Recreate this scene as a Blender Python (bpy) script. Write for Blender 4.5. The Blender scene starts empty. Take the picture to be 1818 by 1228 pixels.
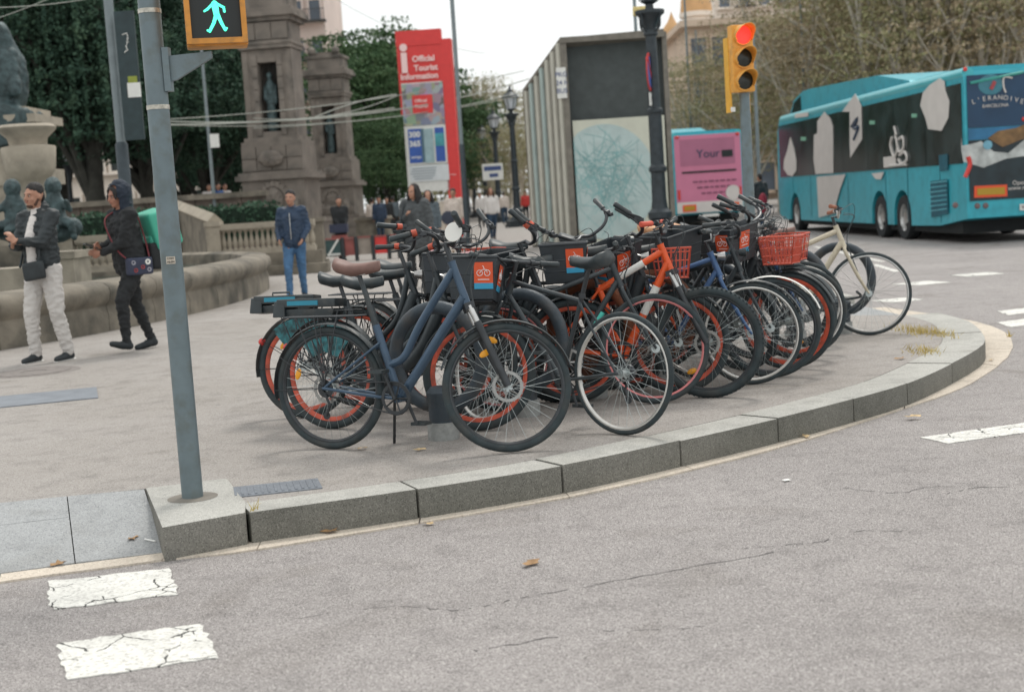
import bpy, bmesh, math, random
import numpy as np
from mathutils import Vector, Matrix, Euler, noise
from mathutils.geometry import tessellate_polygon
random.seed(7); np.random.seed(7)
sc = bpy.context.scene
COL = sc.collection
R = math.radians
PI = math.pi

# ------------------------------------------------------------------ camera
F_PX = 2480.0; PITCH = math.atan(260.5/F_PX); ROLL = R(3.65); CZ = 1.48
fv = Vector((0, math.cos(PITCH), -math.sin(PITCH)))
r0 = Vector((1, 0, 0)); u0 = Vector((0, math.sin(PITCH), math.cos(PITCH)))
rv = r0*math.cos(ROLL) - u0*math.sin(ROLL)
uv = u0*math.cos(ROLL) + r0*math.sin(ROLL)
cam = bpy.data.cameras.new('camera'); camo = bpy.data.objects.new('camera', cam); COL.objects.link(camo)
cam.sensor_width = 36; cam.lens = F_PX/1818*36
cam.clip_start = 0.1; cam.clip_end = 3000
camo.matrix_world = Matrix(((rv.x, uv.x, -fv.x, 0), (rv.y, uv.y, -fv.y, 0), (rv.z, uv.z, -fv.z, CZ), (0, 0, 0, 1)))
cam.dof.use_dof = True; cam.dof.focus_distance = 7.6; cam.dof.aperture_fstop = 2.9
sc.camera = camo

# ------------------------------------------------------------------ world, sun, exposure
SUN_EL, SUN_AZ = 58, 20          # sun behind thin cloud, ahead and to the right of the camera
w = bpy.data.worlds.new('World'); sc.world = w; w.use_nodes = True
nt = w.node_tree; nt.nodes.clear()
wo = nt.nodes.new('ShaderNodeOutputWorld'); bg = nt.nodes.new('ShaderNodeBackground'); bg.inputs[1].default_value = 0.1
sky = nt.nodes.new('ShaderNodeTexSky'); sky.sky_type = 'NISHITA'; sky.sun_disc = False
sky.sun_elevation = R(SUN_EL); sky.sun_rotation = R(SUN_AZ); sky.dust_density = 4; sky.air_density = 1.2
tcw = nt.nodes.new('ShaderNodeTexCoord'); sep = nt.nodes.new('ShaderNodeSeparateXYZ')
nt.links.new(tcw.outputs['Generated'], sep.inputs[0])
rmp = nt.nodes.new('ShaderNodeValToRGB'); nt.links.new(sep.outputs[2], rmp.inputs[0])
rmp.color_ramp.elements[0].position = 0.0; rmp.color_ramp.elements[0].color = (.80, .815, .815, 1)
rmp.color_ramp.elements[1].position = 1.0; rmp.color_ramp.elements[1].color = (.93, .93, .91, 1)
cn = nt.nodes.new('ShaderNodeTexNoise'); cn.inputs['Scale'].default_value = 3.0; cn.inputs['Detail'].default_value = 4
mulc = nt.nodes.new('ShaderNodeMixRGB'); mulc.blend_type = 'MULTIPLY'; mulc.inputs[0].default_value = 0.18
nt.links.new(rmp.outputs[0], mulc.inputs[1]); nt.links.new(cn.outputs['Fac'], mulc.inputs[2])
scl = nt.nodes.new('ShaderNodeMixRGB'); scl.blend_type = 'MULTIPLY'; scl.inputs[0].default_value = 1; scl.inputs[2].default_value = (14.8, 14.9, 14.9, 1)
nt.links.new(mulc.outputs[0], scl.inputs[1])
mx = nt.nodes.new('ShaderNodeMixRGB'); mx.inputs[0].default_value = 0.9
nt.links.new(sky.outputs[0], mx.inputs[1]); nt.links.new(scl.outputs[0], mx.inputs[2])
nt.links.new(mx.outputs[0], bg.inputs[0]); nt.links.new(bg.outputs[0], wo.inputs[0])
sl = bpy.data.lights.new('sun', 'SUN'); sl.energy = 1.5; sl.angle = R(12); sl.color = (1, .95, .88)
so = bpy.data.objects.new('sun', sl); COL.objects.link(so)
sd = Vector((math.sin(R(SUN_AZ))*math.cos(R(SUN_EL)), math.cos(R(SUN_AZ))*math.cos(R(SUN_EL)), math.sin(R(SUN_EL))))
so.rotation_euler = sd.to_track_quat('Z', 'Y').to_euler()
sc.view_settings.view_transform = 'Standard'; sc.view_settings.look = 'None'
sc.view_settings.exposure = 0.0; sc.view_settings.gamma = 1.0; sc.view_settings.use_curve_mapping = False
sc.cycles.use_denoising = True
sc.cycles.max_bounces = 6; sc.cycles.transparent_max_bounces = 8

# a pixel of the 1818 px photograph put back on the level ground z, or at the depth Y
def ray(x, y): return fv + rv*((x-909)/F_PX) + uv*((614-y)/F_PX)
def G(x, y, z=0.15):
    d = ray(x, y); t = (z-CZ)/d.z; return Vector((d.x*t, d.y*t, z))
def D(x, y, Y):
    d = ray(x, y); t = Y/d.y; return Vector((d.x*t, Y, CZ+d.z*t))

# ------------------------------------------------------------------ materials
def lin(c):
    return tuple((v/12.92 if v <= .04045 else ((v+.055)/1.055)**2.4) for v in c)
def S(r, g, b): return lin((r/255, g/255, b/255))
_M = {}
def mat(name, col, rough=.6, metal=0, var=.15, scale=8, bump=0, bscale=60, emit=0, spec=.5, dirt=None):
    if name in _M: return _M[name]
    m = bpy.data.materials.new(name); m.use_nodes = True; t = m.node_tree
    b = t.nodes['Principled BSDF']
    b.inputs['Roughness'].default_value = rough; b.inputs['Metallic'].default_value = metal
    b.inputs['Specular IOR Level'].default_value = spec
    c = (*col, 1)
    if var > 0:
        tc = t.nodes.new('ShaderNodeTexCoord'); n = t.nodes.new('ShaderNodeTexNoise')
        n.inputs['Scale'].default_value = scale; n.inputs['Detail'].default_value = 5
        t.links.new(tc.outputs['Object'], n.inputs['Vector'])
        r = t.nodes.new('ShaderNodeValToRGB'); t.links.new(n.outputs['Fac'], r.inputs[0])
        r.color_ramp.elements[0].position = .3; r.color_ramp.elements[1].position = .7
        r.color_ramp.elements[0].color = (*[v*(1-var) for v in col], 1)
        r.color_ramp.elements[1].color = (*[min(1, v*(1+var)) for v in col], 1)
        out = r.outputs[0]
        if dirt:
            n2 = t.nodes.new('ShaderNodeTexNoise'); n2.inputs['Scale'].default_value = dirt[1]; n2.inputs['Detail'].default_value = 6
            t.links.new(tc.outputs['Object'], n2.inputs['Vector'])
            r2 = t.nodes.new('ShaderNodeValToRGB'); t.links.new(n2.outputs['Fac'], r2.inputs[0])
            r2.color_ramp.elements[0].position = .48; r2.color_ramp.elements[1].position = .68
            mm = t.nodes.new('ShaderNodeMixRGB'); mm.inputs[2].default_value = (*dirt[0], 1)
            ms = t.nodes.new('ShaderNodeMath'); ms.operation = 'MULTIPLY'; ms.inputs[1].default_value = dirt[2]
            t.links.new(r2.outputs[0], ms.inputs[0]); t.links.new(ms.outputs[0], mm.inputs[0])
            t.links.new(out, mm.inputs[1]); out = mm.outputs[0]
        t.links.new(out, b.inputs['Base Color'])
    else: b.inputs['Base Color'].default_value = c
    if bump:
        tc = t.nodes.new('ShaderNodeTexCoord'); n = t.nodes.new('ShaderNodeTexNoise')
        n.inputs['Scale'].default_value = bscale; n.inputs['Detail'].default_value = 4
        t.links.new(tc.outputs['Object'], n.inputs['Vector'])
        bp = t.nodes.new('ShaderNodeBump'); bp.inputs['Strength'].default_value = bump; bp.inputs['Distance'].default_value = .02
        t.links.new(n.outputs['Fac'], bp.inputs['Height']); t.links.new(bp.outputs[0], b.inputs['Normal'])
    if emit:
        b.inputs['Emission Color'].default_value = c; b.inputs['Emission Strength'].default_value = emit
    _M[name] = m; return m

def ground_mat(name, base, speck_dark, speck_light, sc1, patch=.12, bump=.5, tint=None, crack=0, gum=0):
    m = bpy.data.materials.new(name); m.use_nodes = True; t = m.node_tree; b = t.nodes['Principled BSDF']
    b.inputs['Roughness'].default_value = .85; b.inputs['Specular IOR Level'].default_value = .3
    tc = t.nodes.new('ShaderNodeTexCoord'); L = t.links.new
    v = t.nodes.new('ShaderNodeTexVoronoi'); v.inputs['Scale'].default_value = sc1; L(tc.outputs['Object'], v.inputs['Vector'])
    rc = t.nodes.new('ShaderNodeValToRGB'); rc.color_ramp.interpolation = 'LINEAR'
    e = rc.color_ramp.elements; e[0].position = 0; e[0].color = (*speck_dark, 1); e[1].position = 1; e[1].color = (*speck_light, 1)
    e1 = e.new(.3); e1.color = (*base, 1); e2 = e.new(.8); e2.color = (*base, 1)
    sp = t.nodes.new('ShaderNodeSeparateColor'); L(v.outputs['Color'], sp.inputs[0]); L(sp.outputs[0], rc.inputs[0])
    n = t.nodes.new('ShaderNodeTexNoise'); n.inputs['Scale'].default_value = .42; n.inputs['Detail'].default_value = 8; n.inputs['Roughness'].default_value = .6
    L(tc.outputs['Object'], n.inputs['Vector'])
    r = t.nodes.new('ShaderNodeValToRGB'); L(n.outputs['Fac'], r.inputs[0])
    r.color_ramp.elements[0].position = .35; r.color_ramp.elements[1].position = .65
    lo = tint or (1-patch*2, 1-patch*2, 1-patch*2)
    r.color_ramp.elements[0].color = (*lo, 1); r.color_ramp.elements[1].color = (1, 1, 1, 1)
    mu = t.nodes.new('ShaderNodeMixRGB'); mu.blend_type = 'MULTIPLY'; mu.inputs[0].default_value = 1
    L(rc.outputs[0], mu.inputs[1]); L(r.outputs[0], mu.inputs[2]); out = mu.outputs[0]
    # small dark stains and gum spots
    v2 = t.nodes.new('ShaderNodeTexNoise'); v2.inputs['Scale'].default_value = 5; v2.inputs['Detail'].default_value = 8; v2.inputs['Roughness'].default_value = .7
    L(tc.outputs['Object'], v2.inputs['Vector'])
    r3 = t.nodes.new('ShaderNodeValToRGB'); L(v2.outputs['Fac'], r3.inputs[0])
    r3.color_ramp.elements[0].position = .3; r3.color_ramp.elements[0].color = (.72, .72, .72, 1)
    r3.color_ramp.elements[1].position = .5; r3.color_ramp.elements[1].color = (1, 1, 1, 1)
    m3 = t.nodes.new('ShaderNodeMixRGB'); m3.blend_type = 'MULTIPLY'; m3.inputs[0].default_value = .8
    L(out, m3.inputs[1]); L(r3.outputs[0], m3.inputs[2]); out = m3.outputs[0]
    if gum:
        vg = t.nodes.new('ShaderNodeTexVoronoi'); vg.inputs['Scale'].default_value = 2.3; L(tc.outputs['Object'], vg.inputs['Vector'])
        gs = t.nodes.new('ShaderNodeSeparateColor'); L(vg.outputs['Color'], gs.inputs[0])
        gm = t.nodes.new('ShaderNodeMath'); gm.operation = 'MULTIPLY'; gm.inputs[1].default_value = .06; L(gs.outputs[1], gm.inputs[0])
        gl = t.nodes.new('ShaderNodeMath'); gl.operation = 'LESS_THAN'; L(vg.outputs['Distance'], gl.inputs[0]); L(gm.outputs[0], gl.inputs[1])
        g2 = t.nodes.new('ShaderNodeMath'); g2.operation = 'MULTIPLY'; g2.inputs[1].default_value = gum; L(gl.outputs[0], g2.inputs[0])
        g3 = t.nodes.new('ShaderNodeMixRGB'); g3.inputs[2].default_value = (.13, .13, .125, 1); L(g2.outputs[0], g3.inputs[0]); L(out, g3.inputs[1]); out = g3.outputs[0]
        ns = t.nodes.new('ShaderNodeTexNoise'); ns.inputs['Scale'].default_value = 1.1; ns.inputs['Detail'].default_value = 5; ns.inputs['Distortion'].default_value = 1.2; L(tc.outputs['Object'], ns.inputs['Vector'])
        rs = t.nodes.new('ShaderNodeValToRGB'); L(ns.outputs['Fac'], rs.inputs[0]); rs.color_ramp.elements[0].position = .56; rs.color_ramp.elements[0].color = (1, 1, 1, 1); rs.color_ramp.elements[1].position = .72; rs.color_ramp.elements[1].color = (.8, .79, .77, 1)
        ms_ = t.nodes.new('ShaderNodeMixRGB'); ms_.blend_type = 'MULTIPLY'; ms_.inputs[0].default_value = 1; L(out, ms_.inputs[1]); L(rs.outputs[0], ms_.inputs[2]); out = ms_.outputs[0]
    if crack:
        vc = t.nodes.new('ShaderNodeTexVoronoi'); vc.feature = 'DISTANCE_TO_EDGE'; vc.inputs['Scale'].default_value = crack
        nn = t.nodes.new('ShaderNodeTexNoise'); nn.inputs['Scale'].default_value = 6; nn.inputs['Detail'].default_value = 4
        L(tc.outputs['Object'], nn.inputs['Vector'])
        ad = t.nodes.new('ShaderNodeMixRGB'); ad.blend_type = 'ADD'; ad.inputs[0].default_value = .12
        L(tc.outputs['Object'], ad.inputs[1]); L(nn.outputs['Color'], ad.inputs[2]); L(ad.outputs[0], vc.inputs['Vector'])
        lt = t.nodes.new('ShaderNodeMath'); lt.operation = 'LESS_THAN'; lt.inputs[1].default_value = .018
        L(vc.outputs['Distance'], lt.inputs[0])
        n4 = t.nodes.new('ShaderNodeTexNoise'); n4.inputs['Scale'].default_value = 3.2; L(tc.outputs['Object'], n4.inputs['Vector'])
        gt = t.nodes.new('ShaderNodeMath'); gt.operation = 'GREATER_THAN'; gt.inputs[1].default_value = .5; L(n4.outputs['Fac'], gt.inputs[0])
        an = t.nodes.new('ShaderNodeMath'); an.operation = 'MULTIPLY'; L(lt.outputs[0], an.inputs[0]); L(gt.outputs[0], an.inputs[1])
        m4 = t.nodes.new('ShaderNodeMixRGB'); m4.inputs[2].default_value = (.09, .09, .085, 1)
        L(an.outputs[0], m4.inputs[0]); L(out, m4.inputs[1]); out = m4.outputs[0]
    L(out, b.inputs['Base Color'])
    bp = t.nodes.new('ShaderNodeBump'); bp.inputs['Strength'].default_value = bump; bp.inputs['Distance'].default_value = .006
    L(v.outputs['Distance'], bp.inputs['Height']); L(bp.outputs[0], b.inputs['Normal'])
    _M[name] = m; return m

# ------------------------------------------------------------------ mesh builder
class MB:
    def __init__(s): s.v = []; s.f = []; s.m = []; s.cur = 0
    def add(s, vs, fs):
        o = len(s.v); s.v += [tuple(v) for v in vs]; s.f += [tuple(i+o for i in f) for f in fs]; s.m += [s.cur]*len(fs)
        return s
    def box(s, c, d, rz=0, rot=None, taper=1):
        x, y, z = d[0]/2, d[1]/2, d[2]/2
        vs = [Vector((sx*x*(taper if sz > 0 else 1), sy*y*(taper if sz > 0 else 1), sz*z)) for sz in (-1, 1) for sy in (-1, 1) for sx in (-1, 1)]
        M = rot if rot is not None else Matrix.Rotation(rz, 3, 'Z')
        vs = [M @ v + Vector(c) for v in vs]
        return s.add(vs, [(0, 2, 3, 1), (4, 5, 7, 6), (0, 1, 5, 4), (2, 6, 7, 3), (0, 4, 6, 2), (1, 3, 7, 5)])
    def tube(s, pts, r, n=8, closed=False, caps=True, sx=1, ref=None):
        P = [Vector(p) for p in pts]; k = len(P)
        rs = r if isinstance(r, (list, tuple)) else [r]*k
        vs = []; prev = None
        for i in range(k):
            if closed: T = (P[(i+1) % k]-P[i-1])
            else: T = P[min(i+1, k-1)]-P[max(i-1, 0)]
            T = T.normalized() if T.length > 1e-9 else Vector((0, 0, 1))
            if prev is None:
                a = Vector(ref) if ref else (Vector((0, 0, 1)) if abs(T.z) < .9 else Vector((1, 0, 0)))
                U = (a - T*a.dot(T)).normalized()
            else: U = (prev - T*prev.dot(T)).normalized()
            prev = U; V = T.cross(U)
            for j in range(n):
                a = 2*PI*j/n; vs.append(P[i] + (U*math.cos(a) + V*math.sin(a)*sx)*rs[i])
        fs = []
        for i in range(k if closed else k-1):
            i2 = (i+1) % k
            for j in range(n):
                j2 = (j+1) % n; fs.append((i*n+j, i*n+j2, i2*n+j2, i2*n+j))
        if caps and not closed:
            fs.append(tuple(range(n-1, -1, -1))); fs.append(tuple((k-1)*n+j for j in range(n)))
        return s.add(vs, fs)
    def lathe(s, prof, c=(0, 0, 0), axis='Z', n=24, a0=0, a1=2*PI, closed_prof=False):
        full = abs(a1-a0-2*PI) < 1e-6; m = n if full else n+1
        vs = []
        for i in range(m):
            a = a0+(a1-a0)*i/n; ca, sa = math.cos(a), math.sin(a)
            for (r, h) in prof:
                if axis == 'Z': p = (r*ca, r*sa, h)
                elif axis == 'Y': p = (r*ca, h, r*sa)
                else: p = (h, r*ca, r*sa)
                vs.append((p[0]+c[0], p[1]+c[1], p[2]+c[2]))
        k = len(prof); fs = []
        for i in range(n):
            i2 = (i+1) % m
            for j in range(k if closed_prof else k-1):
                j2 = (j+1) % k
                fs.append((i*k+j, i2*k+j, i2*k+j2, i*k+j2))
        if not full and closed_prof:
            fs.append(tuple(range(k))); fs.append(tuple((m-1)*k+j for j in reversed(range(k))))
        return s.add(vs, fs)
    def cyl(s, c, r, h, axis='Z', n=16, r2=None):
        r2 = r if r2 is None else r2
        return s.lathe([(0.0001, -h/2), (r, -h/2), (r2, h/2), (.0001, h/2)], c, axis, n)
    def ell(s, c, r, n=12, k=8, rot=None):
        vs = []; rot = rot or Matrix.Identity(3)
        for i in range(k+1):
            a = -PI/2+PI*i/k; ca = max(math.cos(a), 1e-3)
            for j in range(n):
                b = 2*PI*j/n
                vs.append(rot @ Vector((r[0]*ca*math.cos(b), r[1]*ca*math.sin(b), r[2]*math.sin(a))) + Vector(c))
        fs = [(i*n+j, i*n+(j+1) % n, (i+1)*n+(j+1) % n, (i+1)*n+j) for i in range(k) for j in range(n)]
        return s.add(vs, fs)
    def prism(s, poly, a, b, plane='XZ', holes=None):
        # poly: 2D outline, extruded from a to b along the missing axis
        def P(p, h): return (p[0], h, p[1]) if plane == 'XZ' else ((p[0], p[1], h) if plane == 'XY' else (h, p[0], p[1]))
        loops = [poly]+(holes or []); flat = [p for l in loops for p in l]
        tr = tessellate_polygon([[Vector((*p, 0)) for p in l] for l in loops])
        n = len(flat); vs = [P(p, a) for p in flat]+[P(p, b) for p in flat]
        fs = [tuple(t) for t in tr]+[tuple(i+n for i in reversed(t)) for t in tr]
        o = 0
        for l in loops:
            k = len(l)
            for i in range(k): fs.append((o+i, o+(i+1) % k, o+(i+1) % k+n, o+i+n))
            o += k
        return s.add(vs, fs)
    def cap(s, p0, p1, r0, r1, n=12, sq=1, ref=None):
        # rounded tapered limb; sq flattens it at right angles to ref
        p0 = Vector(p0); p1 = Vector(p1); T = (p1-p0); L = T.length; T = T.normalized() if L > 1e-6 else Vector((0, 0, 1))
        P, Rr = [], []
        for a in (-85, -55, -25): P.append(p0+T*r0*math.sin(R(a))); Rr.append(r0*math.cos(R(a)))
        for i in range(5): P.append(p0.lerp(p1, i/4)); Rr.append(r0+(r1-r0)*i/4)
        for a in (25, 55, 85): P.append(p1+T*r1*math.sin(R(a))); Rr.append(r1*math.cos(R(a)))
        return s.tube(P, Rr, n, sx=sq, ref=ref)
    def mesh(s, mats, smooth=False, name='mesh', fix=True):
        me = bpy.data.meshes.new(name); me.from_pydata(s.v, [], s.f)
        for m in (mats if isinstance(mats, (list, tuple)) else [mats]): me.materials.append(m)
        if len(set(s.m)) > 1 or s.cur: me.polygons.foreach_set('material_index', s.m)
        if fix:
            b = bmesh.new(); b.from_mesh(me); bmesh.ops.recalc_face_normals(b, faces=b.faces); b.to_mesh(me); b.free()
        if smooth:
            me.polygons.foreach_set('use_smooth', [True]*len(me.polygons))
            if smooth != 'all':
                try: me.set_sharp_from_angle(angle=R(smooth if smooth is not True else 40))
                except Exception: pass
        me.update(); return me
    def build(s, name, mats, parent=None, smooth=False, **kw):
        return obj(name, s.mesh(mats, smooth, name), parent, **kw)

def obj(name, me, parent=None, kind=None, label=None):
    o = bpy.data.objects.new(name, me); COL.objects.link(o)
    if parent is not None: o.parent = parent
    if kind: o['kind'] = kind
    if label: o['label'] = label
    return o
def tag(o, label=None, cat=None, group=None, kind=None):
    if label: o['label'] = label
    if cat: o['category'] = cat
    if group: o['group'] = group
    if kind: o['kind'] = kind
    return o
def thing(name, label, cat, loc=(0, 0, 0), rz=0, group=None):
    o = bpy.data.objects.new(name, None); COL.objects.link(o); o.location = loc; o.rotation_euler = (0, 0, rz)
    o.empty_display_size = .1
    return tag(o, label, cat, group)
def copy_tree(o, parent=None):
    c = o.copy(); COL.objects.link(c)
    if parent is not None: c.parent = parent
    for ch in [x for x in bpy.data.objects if x.parent == o]: copy_tree(ch, c)
    return c
def cr(pts, k=6, closed=False):
    P = [Vector(p) for p in pts]; n = len(P); out = []
    for i in range(n if closed else n-1):
        if closed: a, b, c, d = P[i-1], P[i], P[(i+1) % n], P[(i+2) % n]
        else: a, b, c, d = P[max(i-1, 0)], P[i], P[i+1], P[min(i+2, n-1)]
        for j in range(k):
            t = j/k
            out.append(.5*((2*b)+(c-a)*t+(2*a-5*b+4*c-d)*t*t+(3*b-a-3*c+d)*t**3))
    if not closed: out.append(P[-1])
    return out
def text(name, s, size, M, m, parent=None, depth=.002, align='CENTER', bold=0, sx=1):
    cu = bpy.data.curves.new(name, 'FONT'); cu.body = s; cu.size = size; cu.align_x = align; cu.align_y = 'CENTER'
    cu.extrude = depth; cu.offset = bold*size; cu.resolution_u = 3
    t = bpy.data.objects.new(name, cu); COL.objects.link(t)
    dg = bpy.context.evaluated_depsgraph_get(); me = bpy.data.meshes.new_from_object(t.evaluated_get(dg))
    bpy.data.objects.remove(t); me.materials.clear(); me.materials.append(m)
    me.transform(M @ Matrix.Diagonal((sx, 1, 1, 1)))
    return obj(name, me, parent)
def face_mat(o, right, up):      # text lies in the plane spanned by right, up at o
    r_, u_ = Vector(right).normalized(), Vector(up).normalized(); n_ = r_.cross(u_)
    return Matrix(((r_.x, u_.x, n_.x, o[0]), (r_.y, u_.y, n_.y, o[1]), (r_.z, u_.z, n_.z, o[2]), (0, 0, 0, 1)))

def blob(mb, name, m, parent=None, voxel=.012, smooth_it=2, fold=0, fscale=9, kind=None):
    """one continuous skin grown over overlapping limbs, with cloth folds if asked"""
    me = mb.mesh(m, True, name, fix=False); t = bpy.data.objects.new(name, me); COL.objects.link(t)
    md = t.modifiers.new('r', 'REMESH'); md.mode = 'VOXEL'; md.voxel_size = voxel; md.use_smooth_shade = True
    if smooth_it:
        ms = t.modifiers.new('s', 'SMOOTH'); ms.factor = .5; ms.iterations = smooth_it
    dg = bpy.context.evaluated_depsgraph_get(); out = bpy.data.meshes.new_from_object(t.evaluated_get(dg))
    bpy.data.objects.remove(t)
    if fold:
        n = len(out.vertices); co = np.empty(n*3, 'f'); out.vertices.foreach_get('co', co); no = np.empty(n*3, 'f')
        out.vertices.foreach_get('normal', no); co = co.reshape(-1, 3); no = no.reshape(-1, 3)
        off = random.random()*50
        for i in range(n):
            p = Vector((co[i][0]*fscale+off, co[i][1]*fscale, co[i][2]*fscale*1.7))
            q = noise.noise(p); co[i] += no[i]*((abs(q)*-2+.5)*fold + noise.noise(p*2.3)*fold*.5)
        out.vertices.foreach_set('co', co.reshape(-1))
    out.materials.clear(); out.materials.append(m)
    out.polygons.foreach_set('use_smooth', [True]*len(out.polygons)); out.update()
    return obj(name, out, parent, kind=kind)
# ------------------------------------------------------------------ ground
ground_mat('road_m', S(164, 159, 157), S(108, 104, 103), S(209, 204, 201), 215, .075, .6, crack=0, gum=.25)
ground_mat('pave_m', S(163, 158, 154), S(130, 125, 121), S(184, 181, 176), 180, .08, .3, tint=(.87, .86, .84), gum=.6)
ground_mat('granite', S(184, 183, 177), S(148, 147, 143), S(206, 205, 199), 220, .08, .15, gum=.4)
ground_mat('granite_side_shade_dirt', S(132, 130, 123), S(98, 96, 91), S(160, 157, 150), 230, .1, .35, tint=(.66, .68, .66))  # darker copy for upright faces: their shade and dirt painted into the colour
ground_mat('gutter_m', S(212, 201, 186), S(185, 174, 160), S(228, 219, 206), 140, .09, .2)
ground_mat('paint_m', S(226, 225, 219), S(188, 186, 181), S(236, 236, 230), 90, .04, .2, crack=5.5)
ground_mat('slab_m', S(166, 168, 169), S(134, 137, 139), S(186, 189, 190), 200, .07, .15, gum=.4)
iron = mat('cast_iron', S(118, 124, 132), .55, .4, .15, 30, .4, 90)
seam = mat('joint_dirt', (.045, .05, .04), .95, 0, .3, 30)

g = MB(); g.add([(-400, -20, 0), (400, -20, 0), (400, 1500, 0), (-400, 1500, 0)], [(0, 1, 2, 3)])
g.build('road', _M['road_m'], kind='structure')

KO = [(-1.235, 6.205), (-.49, 6.49), (.21, 6.84), (.86, 7.32), (1.48, 7.83), (2.04, 8.35), (2.51, 8.85), (3.05, 9.64), (3.58, 10.56), (3.86, 11.4), (4.06, 12.4), (4.06, 13.2)]
KI = []
for i, p in enumerate(KO):
    a = Vector(KO[max(i-1, 0)]); b = Vector(KO[min(i+1, len(KO)-1)]); T = (b-a).normalized(); n_ = Vector((-T.y, T.x))
    KI.append(tuple(Vector(p)+n_*(.225 + .10*min(1, i/8))))
ko = [tuple(v)[:2] for v in cr([(*p, 0) for p in KO], 5)]; ki = [tuple(v)[:2] for v in cr([(*p, 0) for p in KI], 5)]
# pavement sheet
far = [(3.62, 15.5), (3.7, 30), (3.9, 60), (4.6, 120), (4.6, 220), (-90, 220), (-90, 6.95), (-14, 3.0)] + [(-4.0, 6.45), (-3.3, 6.63), (-2.7, 6.77), (-2.26, 6.86)]
pv = [(-1.9, 6.93), (-1.51, 7.06), (-1.285, 6.42)] + ki + [(3.15, 13.6)] + far
g = MB(); g.prism([p for p in pv], .0, .15, 'XY'); g.build('pavement', _M['pave_m'], kind='structure')
# kerb stones
kerb = thing('kerb', None, None); kerb['kind'] = 'structure'
def bevelled(mb, mats, name, parent, w_=.008, seg=2, split=None, **kw):
    me = mb.mesh(mats, False, name); b = bmesh.new(); b.from_mesh(me)
    bmesh.ops.remove_doubles(b, verts=b.verts, dist=1e-5)
    ed = [e for e in b.edges if len(e.link_faces) == 2 and e.calc_face_angle(0) > R(35)]
    bmesh.ops.bevel(b, geom=ed, offset=w_, segments=seg, affect='EDGES', profile=.6)
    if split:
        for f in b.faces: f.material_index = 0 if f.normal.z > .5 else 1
    b.to_mesh(me); b.free(); me.polygons.foreach_set('use_smooth', [True]*len(me.polygons))
    try: me.set_sharp_from_angle(angle=R(50))
    except Exception: pass
    return obj(name, me, parent, **kw)
for i in range(len(KO)-1):
    a = ko[i*5:(i+1)*5+1]; b = ki[i*5:(i+1)*5+1]
    a = [Vector(p) for p in a]; b = [Vector(p) for p in b]; gp = .005
    for q in (a, b):
        q[0] = q[0]+(q[1]-q[0]).normalized()*gp; q[-1] = q[-1]+(q[-2]-q[-1]).normalized()*gp
    dz = random.uniform(-.004, .004)
    m_ = MB(); m_.prism([tuple(p) for p in a]+[tuple(p) for p in reversed(b)], -.05, .153+dz, 'XY')
    bevelled(m_, [_M['granite'], _M['granite_side_shade_dirt']], 'kerb_stone', kerb, .009, split=True)
# dark soil in the joints
m_ = MB(); m_.prism([tuple(Vector(a).lerp(Vector(b), .12)) for a, b in zip(ko, ki)]+[tuple(Vector(a).lerp(Vector(b), .9)) for a, b in reversed(list(zip(ko, ki)))], -.04, .138, 'XY')
m_.build('joint_soil', seam, kerb)
# weeds and grit where two kerb stones meet
bl = thing('corner_block', 'pale granite corner block at the kerb end carrying the grey signal pole', 'kerb block', (-1.55, 6.5, 0))
m_ = MB(); m_.prism([(p[0]+1.55, p[1]-6.5) for p in [(-1.885, 6.925), (-1.575, 5.99), (-1.247, 6.19), (-1.285, 6.42), (-1.5, 7.055)]], -.05, .156, 'XY')
bevelled(m_, [_M['granite'], _M['granite_side_shade_dirt']], 'block', bl, .01, split=True)
# straight kerb beyond the ramp
for i in range(16):
    y0 = 15.6+i*1.5; m_ = MB(); x = 3.62+.006*(y0-15.6)
    m_.box((x+.12, y0+.745, .05), (.25, 1.485, .21)); m_.build('kerb_stone', [_M['granite']], kerb)
m_ = MB(); m_.box((4.2, 100, .05), (.25, 121, .21), rz=-.004); m_.build('kerb_run', [_M['granite']], kerb)
# sloping slabs of the two crossings
def slab(name, poly, zf, parent, m_=None):
    b = MB(); n = len(poly)
    c = sum((Vector((*p, 0)) for p in poly), Vector())/n
    q = [Vector((*p, 0)).lerp(c, .012) for p in poly]
    v = [(p.x, p.y, zf(p.x, p.y)) for p in q]+[(p.x, p.y, -.03) for p in q]
    fs = [tuple(range(n))]+[tuple(range(2*n-1, n-1, -1))]+[(i, (i+1) % n, (i+1) % n+n, i+n) for i in range(n)]
    b.add(v, fs); return b.build(name, m_ or _M['slab_m'], parent)
ramp = thing('crossing_ramp', None, None); ramp['kind'] = 'structure'
def near(x): return 6.0+(x+1.6)*.32 + .0
def zr(x, y):
    yn = 6.13+(x+1.6)*.305; yf = 6.92+(x+1.89)*.2; t = (y-yn)/(yf-yn); return max(.010, min(.152, .010+.142*t))
e = [(-1.89, 6.92), (-2.26, 6.86), (-2.7, 6.77), (-3.3, 6.63), (-4.0, 6.45)]
f_ = [(-1.60, 6.13), (-1.98, 6.03), (-2.4, 5.89), (-3.0, 5.70), (-3.7, 5.46)]
for i in range(4):
    a, b, c, d = e[i], e[i+1], f_[i+1], f_[i]
    k = .42 if i % 2 == 0 else .0
    if i == 1:
        ml = tuple(Vector(a).lerp(Vector(d), .35)); mr = tuple(Vector(b).lerp(Vector(c), .35))
        slab('slab', [a, b, mr, ml], zr, ramp); slab('slab', [ml, mr, c, d], zr, ramp)
    else: slab('slab', [a, b, c, d], zr, ramp)
m_ = MB(); m_.add([(*p, .135) for p in e]+[(*p, -.004) for p in reversed(f_)], [(i, i+1, 8-i, 9-i) for i in range(4)]); m_.build('joint_soil', seam, ramp)
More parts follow.
